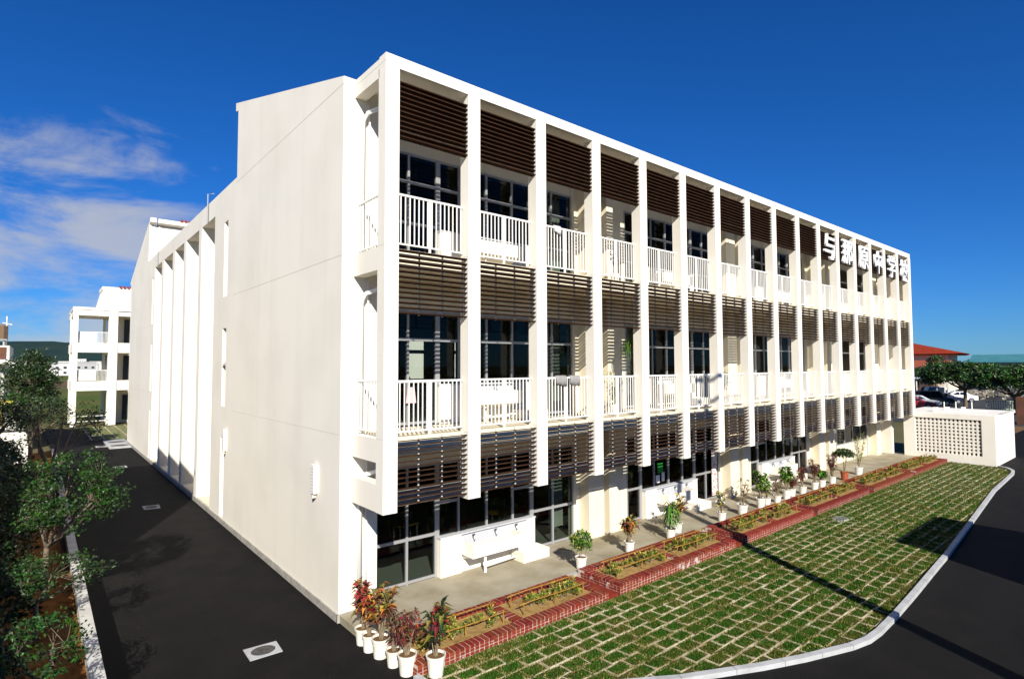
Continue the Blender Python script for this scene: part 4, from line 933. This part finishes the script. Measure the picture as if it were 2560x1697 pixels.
# ------------------------------------------------------------------ car park beyond the far end
def car(paint, x, y, rz, label, van=False, L_=4.4):
    t = thing('parked_car', label, 'car', (x, y, -.02), rz, 'cars in the car park')
    hh = 1.85 if van else 1.45; a = L_/2
    if van: prof = [(-a, .3), (-a, .95), (-a+.1, 1.05), (-a+.35, hh-.08), (-a+.7, hh), (a-1.5, hh), (a-.75, 1.08), (a-.1, .9), (a, .65), (a, .3)]
    else: prof = [(-a, .32), (-a, .82), (-a+.12, .95), (-a+.75, .98), (-a+1.35, hh-.05), (-a+1.7, hh), (a-1.95, hh), (a-1.2, .98), (a-.35, .84), (a-.05, .70), (a, .32)]
    m = MB(); n = len(prof); wd = .85; secs = [(-wd, .94), (-wd*.93, 1), (wd*.93, 1), (wd, .94)]; i0 = len(m.v)
    for yy, k_ in secs:
        for px, pz in prof: m.v.append((px*(.985 if k_ < 1 else 1), yy*(1 if pz < 1.0 else .86), .3+(pz-.3)*(k_ if pz < 1 else 1)))
    for s2 in range(3):
        for j in range(n): m.f.append((i0+s2*n+j, i0+(s2+1)*n+j, i0+(s2+1)*n+(j+1) % n, i0+s2*n+(j+1) % n)); m.m.append(0)
    m.f.append(tuple(i0+j for j in range(n))); m.m.append(0); m.f.append(tuple(i0+3*n+j for j in range(n-1, -1, -1))); m.m.append(0); m.build('body', paint, t, local=True)
    roof = [q for q in prof if q[1] > .95]; lo, hi = min(q[0] for q in roof), max(q[0] for q in roof)
    for sy_ in (-1, 1):
        m = MB(); zl, zh = 1.0, hh-.07; ya = sy_*(wd*.865); e = .012*sy_
        yl, yh = sy_*.856, sy_*.752; xs = (lo+.42, hi-.42, hi-1.02 if not van else hi-.9, lo+.82); xc = (xs[0]+xs[1])/2; m.poly([(xs[0], yl, zl+.02), (xc-.04, yl, zl+.02), (xc-.04, yh, zh), (xs[3], yh, zh)]); m.poly([(xc+.04, yl, zl+.02), (xs[1], yl, zl+.02), (xs[2], yh, zh), (xc+.04, yh, zh)]); m.build('side_window', 'car_glass', t, local=True)
        for fx in (-a+.8, a-.85):
            m = MB(); c_ = [(fx+.31*math.cos(2*math.pi*q/18), .31+.31*math.sin(2*math.pi*q/18)) for q in range(18)]; m.prism(c_, 'y', sy_*.70, sy_*.865); wl = m.build('wheel', 'tyre', t, local=True)
            m = MB(); c_ = [(fx+.19*math.cos(2*math.pi*q/14), .31+.19*math.sin(2*math.pi*q/14)) for q in range(14)]; m.prism(c_, 'y', sy_*.80, sy_*.872); m.build('rim', 'rim', wl, local=True)
        m = MB(); m.box(-a-.01, -a+.05, sy_*.78-.12, sy_*.78+.05*sy_, .68, .82); m.build('tail_lamp', 'lamp_red', t, local=True); m = MB(); m.box(a-.12, a+.012, sy_*.62-.14, sy_*.62+.14, .58, .70); m.build('headlight', 'lamp_clear', t, local=True)
    fr_ = [q for q in prof if q[0] > 0 and q[1] > .96]; p1 = fr_[-1]; p0 = fr_[-2]
    m = MB(); m.poly([(p0[0]+.02, -.66, p0[1]-.03), (p0[0]+.02, .66, p0[1]-.03), (p1[0]+.03, .72, p1[1]+.03), (p1[0]+.03, -.72, p1[1]+.03)]); m.build('windscreen', 'car_glass', t, local=True)
    bk = [q for q in prof if q[0] < 0 and q[1] > .96]; p0, p1 = bk[0], bk[1]
    m = MB(); m.poly([(p0[0]-.02, -.70, p0[1]+.05), (p1[0]-.02, -.62, p1[1]-.02), (p1[0]-.02, .62, p1[1]-.02), (p0[0]-.02, .70, p0[1]+.05)]); m.build('rear_window', 'car_glass', t, local=True)
    return t
car('car_white', 93.5, 11.4, R(118), 'white sedan seen from the rear in the car park', L_=4.6)
car('car_navy', 88.3, 11.6, R(-62), 'dark navy sedan in front of the white sedan')
car('car_black', 83.2, 11.7, R(-62), 'black car left of the navy sedan', van=True)
car('car_silver', 78.4, 11.9, R(-62), 'silver car partly hidden behind the block store roof')
car('car_red', 74.6, 11.5, R(-62), 'dark red car nearest the school wall')
car('car_white', 101, 15.2, R(-62), 'white car behind the navy sedan', van=True)
car('car_blue', 80.0, 13.6, R(-62), 'blue-grey car between the silver and black cars')
car('car_black', 112, 13.6, R(100), 'dark van parked under the far trees', van=True)
t = thing('carport', 'pale blue carport roof on white posts', 'carport', (96, 18, 0))
m = MB(); m.prism([(13.2, 2.9), (13.2, 2.98), (22, 3.3), (22, 3.2)], 'x', 97, 103); m.build('roof', 'roof_sheet', t)
for x in (97.3, 99, 100.6, 102.6):
    for y in (13.5, 17, 20.5): m = MB(); m.box(x-.06, x+.06, y-.06, y+.06, 0, 2.95); m.build('post', 'white_metal', t)
t = thing('fence', 'pale green railing fence under the broad tree', 'fence', (78, 3.8, 0))
m = MB(); fx0, fy0, fx1, fy1 = 76.5, 5.0, 79.3, 2.6
for z in (.15, 1.05): m.hexa([(fx0, fy0, z), (fx1, fy1, z), (fx1+.05, fy1+.05, z), (fx0+.05, fy0+.05, z), (fx0, fy0, z+.06), (fx1, fy1, z+.06), (fx1+.05, fy1+.05, z+.06), (fx0+.05, fy0+.05, z+.06)])
m.build('rail', 'fence_green', t)
for i in range(15):
    x, y = fx0+(fx1-fx0)*i/14, fy0+(fy1-fy0)*i/14; m = MB(); m.box(x-.03, x+.03, y-.03, y+.03, -.05, 1.1); m.build('picket', 'fence_green', t)
m = MB(); m.box(60.2, 61.2, -3.6, .02, 0, 2.35); tag(m.build('retaining_wall', 'brown_wall'), 'dark brown wall at the right edge beyond the block store', 'wall')
# rubble bank and trees by the car park
m = MB(); random.seed(31)
for i in range(90):
    x, y = ru(102, 110), ru(-2, 13); s2 = ru(.3, .9); z = ru(0, 1.2); q = [(x+ru(-1, 1)*.2+sx_*s2, y+ru(-1, 1)*.2+sy_*s2, z+sz_*s2*.6+ru(-.1, .1)) for sz_ in (-.5, .5) for sx_, sy_ in ((-.5, -.5), (.5, -.5), (.5, .5), (-.5, .5))]; m.hexa(q)
tag(m.build('rubble', 'rubble'), 'heap of pale stones under the trees behind the car park', 'rubble', kind='stuff')
TG = 'trees by the car park'; TM = ('leaf_mid', 'leaf_dark', 'leaf_green')
tree('broad_tree', 'broad flat-crowned green tree at the right behind the fence', (73, 2.0, -.1), 5.2, ((0, -.6, 3.6), (3.6, 5.2, 1.55)), 9, 420, (.34, .17), TM, (.45, .25, .3), 26, .2, TG, .55, .3, seed=12)
tree('broad_tree', 'dark rounded tree left of the broad tree, before the lower red roof', (82, 8.0, -.1), 5.6, ((0, .3, 3.9), (3.4, 4.4, 1.6)), 9, 380, (.36, .18), TM, (.4, .45, .15), 26, .2, TG, .6, .3, seed=13)
tree('broad_tree', 'tall dark tree rising above the others at the right edge', (112, 1.0, -.1), 10.6, ((0, -.6, 7.2), (3.8, 4.4, 3.2)), 9, 360, (.36, .18), TM, (.2, .75, .05), 28, .25, TG, .6, .35, seed=14)
tree('broad_tree', 'bushy tree under the lower red roof behind the carport', (106, 17.5, -.1), 5.2, ((0, 0, 3.4), (3, 4.4, 1.7)), 8, 150, (.32, .15), TM, (.3, .6, .1), 26, .2, TG, .7, .2, seed=15)
tree('broad_tree', 'small dark tree against the cream wall of the red-roofed hall', (112, 18.0, -.1), 8.0, ((0, 0, 5.4), (1.3, 1.3, 1.6)), 6, 60, (.32, .15), TM, (.3, .6, .1), 26, .2, TG, .6, .3, seed=16)
# red-roofed hall
t = thing('hall', 'red-roofed hall with cream walls beyond the car park', 'building', (128, 30, 0))
block(t, 120.6, 127, 18.2, 50, 0, 7.1, 'cream_paint'); m = MB()
m.hexa([(119.5, 15.4, 7.15), (129, 16.6, 7.15), (129, 52, 7.15), (119.5, 52, 7.15), (123, 27, 9.9), (126, 27, 9.9), (126, 46, 9.9), (123, 46, 9.9)]); m.build('roof', 'tile_red', t); block(t, 119.7, 128, 16.6, 52, 6.85, 7.149, 'tile_faded', 'eave')
m = MB(); m.hexa([(112, 18.9, 4.1), (122, 18.9, 4.1), (122, 50, 4.1), (112, 50, 4.1), (119, 17.5, 6.0), (122, 17.5, 6.0), (122, 50, 6.0), (119, 50, 6.0)]); m.build('lower_roof', 'tile_faded', t); block(t, 114, 122, 20, 50, 0, 4.1, 'brown_wall', 'lower_wall')
m = MB(); m.tube([(105, 22.0, 0), (105, 22.0, 8)], .06, 6); tag(m.build('flagpole', 'white_metal'), 'thin white pole beside the end of the school', 'pole')
t = thing('gymnasium', 'long blue-green roof level behind the trees at the right', 'building', (160, 10, 0)); block(t, 152, 170, -30, 21, 0, 5.6, 'town_grey'); m = MB(); m.prism([(151.4, 5.55), (151.4, 5.75), (156, 7.35), (170, 7.35), (170, 5.55)], 'y', -31, 21.6); m.build('roof', 'teal', t)

# ------------------------------------------------------------------ distance: fields, town, wooded hill
g = MB(); g.poly([(-120, 60, -.03), (120, 60, -.03), (140, 150, -.03), (-140, 150, -.03)]); struct('near_field', g, 'field')
g = MB(); g.poly([(-300, 190, -.02), (300, 190, -.02), (320, 262, -.02), (-320, 262, -.02)]); struct('ploughed_field', g, 'field_brown')
g = MB(); g.poly([(-300, 262, -.02), (300, 262, -.02), (320, 400, -.02), (-320, 400, -.02)]); struct('far_field', g, 'field')
g = MB(); nx_, ny_ = 120, 14
for j in range(ny_+1):
    for i in range(nx_+1):
        x = -1800+3600*i/nx_; f_ = j/ny_; yy = 1500+1500*f_
        hgt = 78*math.sin(min(1, f_*1.6)*math.pi/2)*(1+.16*math.sin(x*.004+1)+.10*MN.noise((x*.006, f_*3, 2)))+5*MN.noise((x*.03, f_*8, 5)); g.v.append((x, yy, hgt-6*(1-f_)))
for j in range(ny_):
    for i in range(nx_): q = j*(nx_+1)+i; g.f.append((q, q+1, q+nx_+2, q+nx_+1)); g.m.append(0)
struct('hill', g, 'hill', smooth=True)
random.seed(41)
def town_house(x, y, wx, wy_, hz, mt, label):
    t = thing('town_building', label, 'building', (x, y, 0), group='buildings of the distant town'); m = MB(); m.box(-wx/2, wx/2, -wy_/2, wy_/2, -.5, hz); m.build('wall', mt, t, local=True)
    m = MB(); m.box(-wx/2-.3, wx/2+.3, -wy_/2-.3, wy_/2+.3, hz, hz+.5); m.build('roof', 'town_grey', t, local=True); nf = max(1, int(hz/3.2)); nw = max(2, int(wx/4))
    for f_ in range(nf):
        for i in range(nw):
            a_ = -wx/2+wx*(i+.3)/nw; m = MB(); m.box(a_, a_+wx*.4/nw, -wy_/2-.06, -wy_/2+.02, 1+f_*3.2, 2.4+f_*3.2); m.build('window', 'window_dark', t, local=True)
town_house(6, 455, 16, 20, 7.6, 'town', 'long white warehouse across the fields, left of the far wing')
town_house(-8, 470, 10, 12, 5.0, 'town', 'small white house left of the long warehouse')
town_house(21, 500, 12, 14, 8.5, 'town_grey', 'grey block right of the long white warehouse')
for i in range(16):
    x = ru(-60, 80); y = ru(560, 1350); town_house(x, y, ru(10, 24), ru(10, 16), ru(5, 12), random.choice(('town', 'town', 'town_grey')), 'pale building of the far town at the foot of the hill')
for i, (x, z) in enumerate(((-2, 0), (14, 0), (30, 0))):
    town_house(x*1.6+40, 1480, 20, 14, 17+5*(i == 1), 'town', 'pale %s tower block below the wooded hill' % ('left', 'middle', 'right')[i])
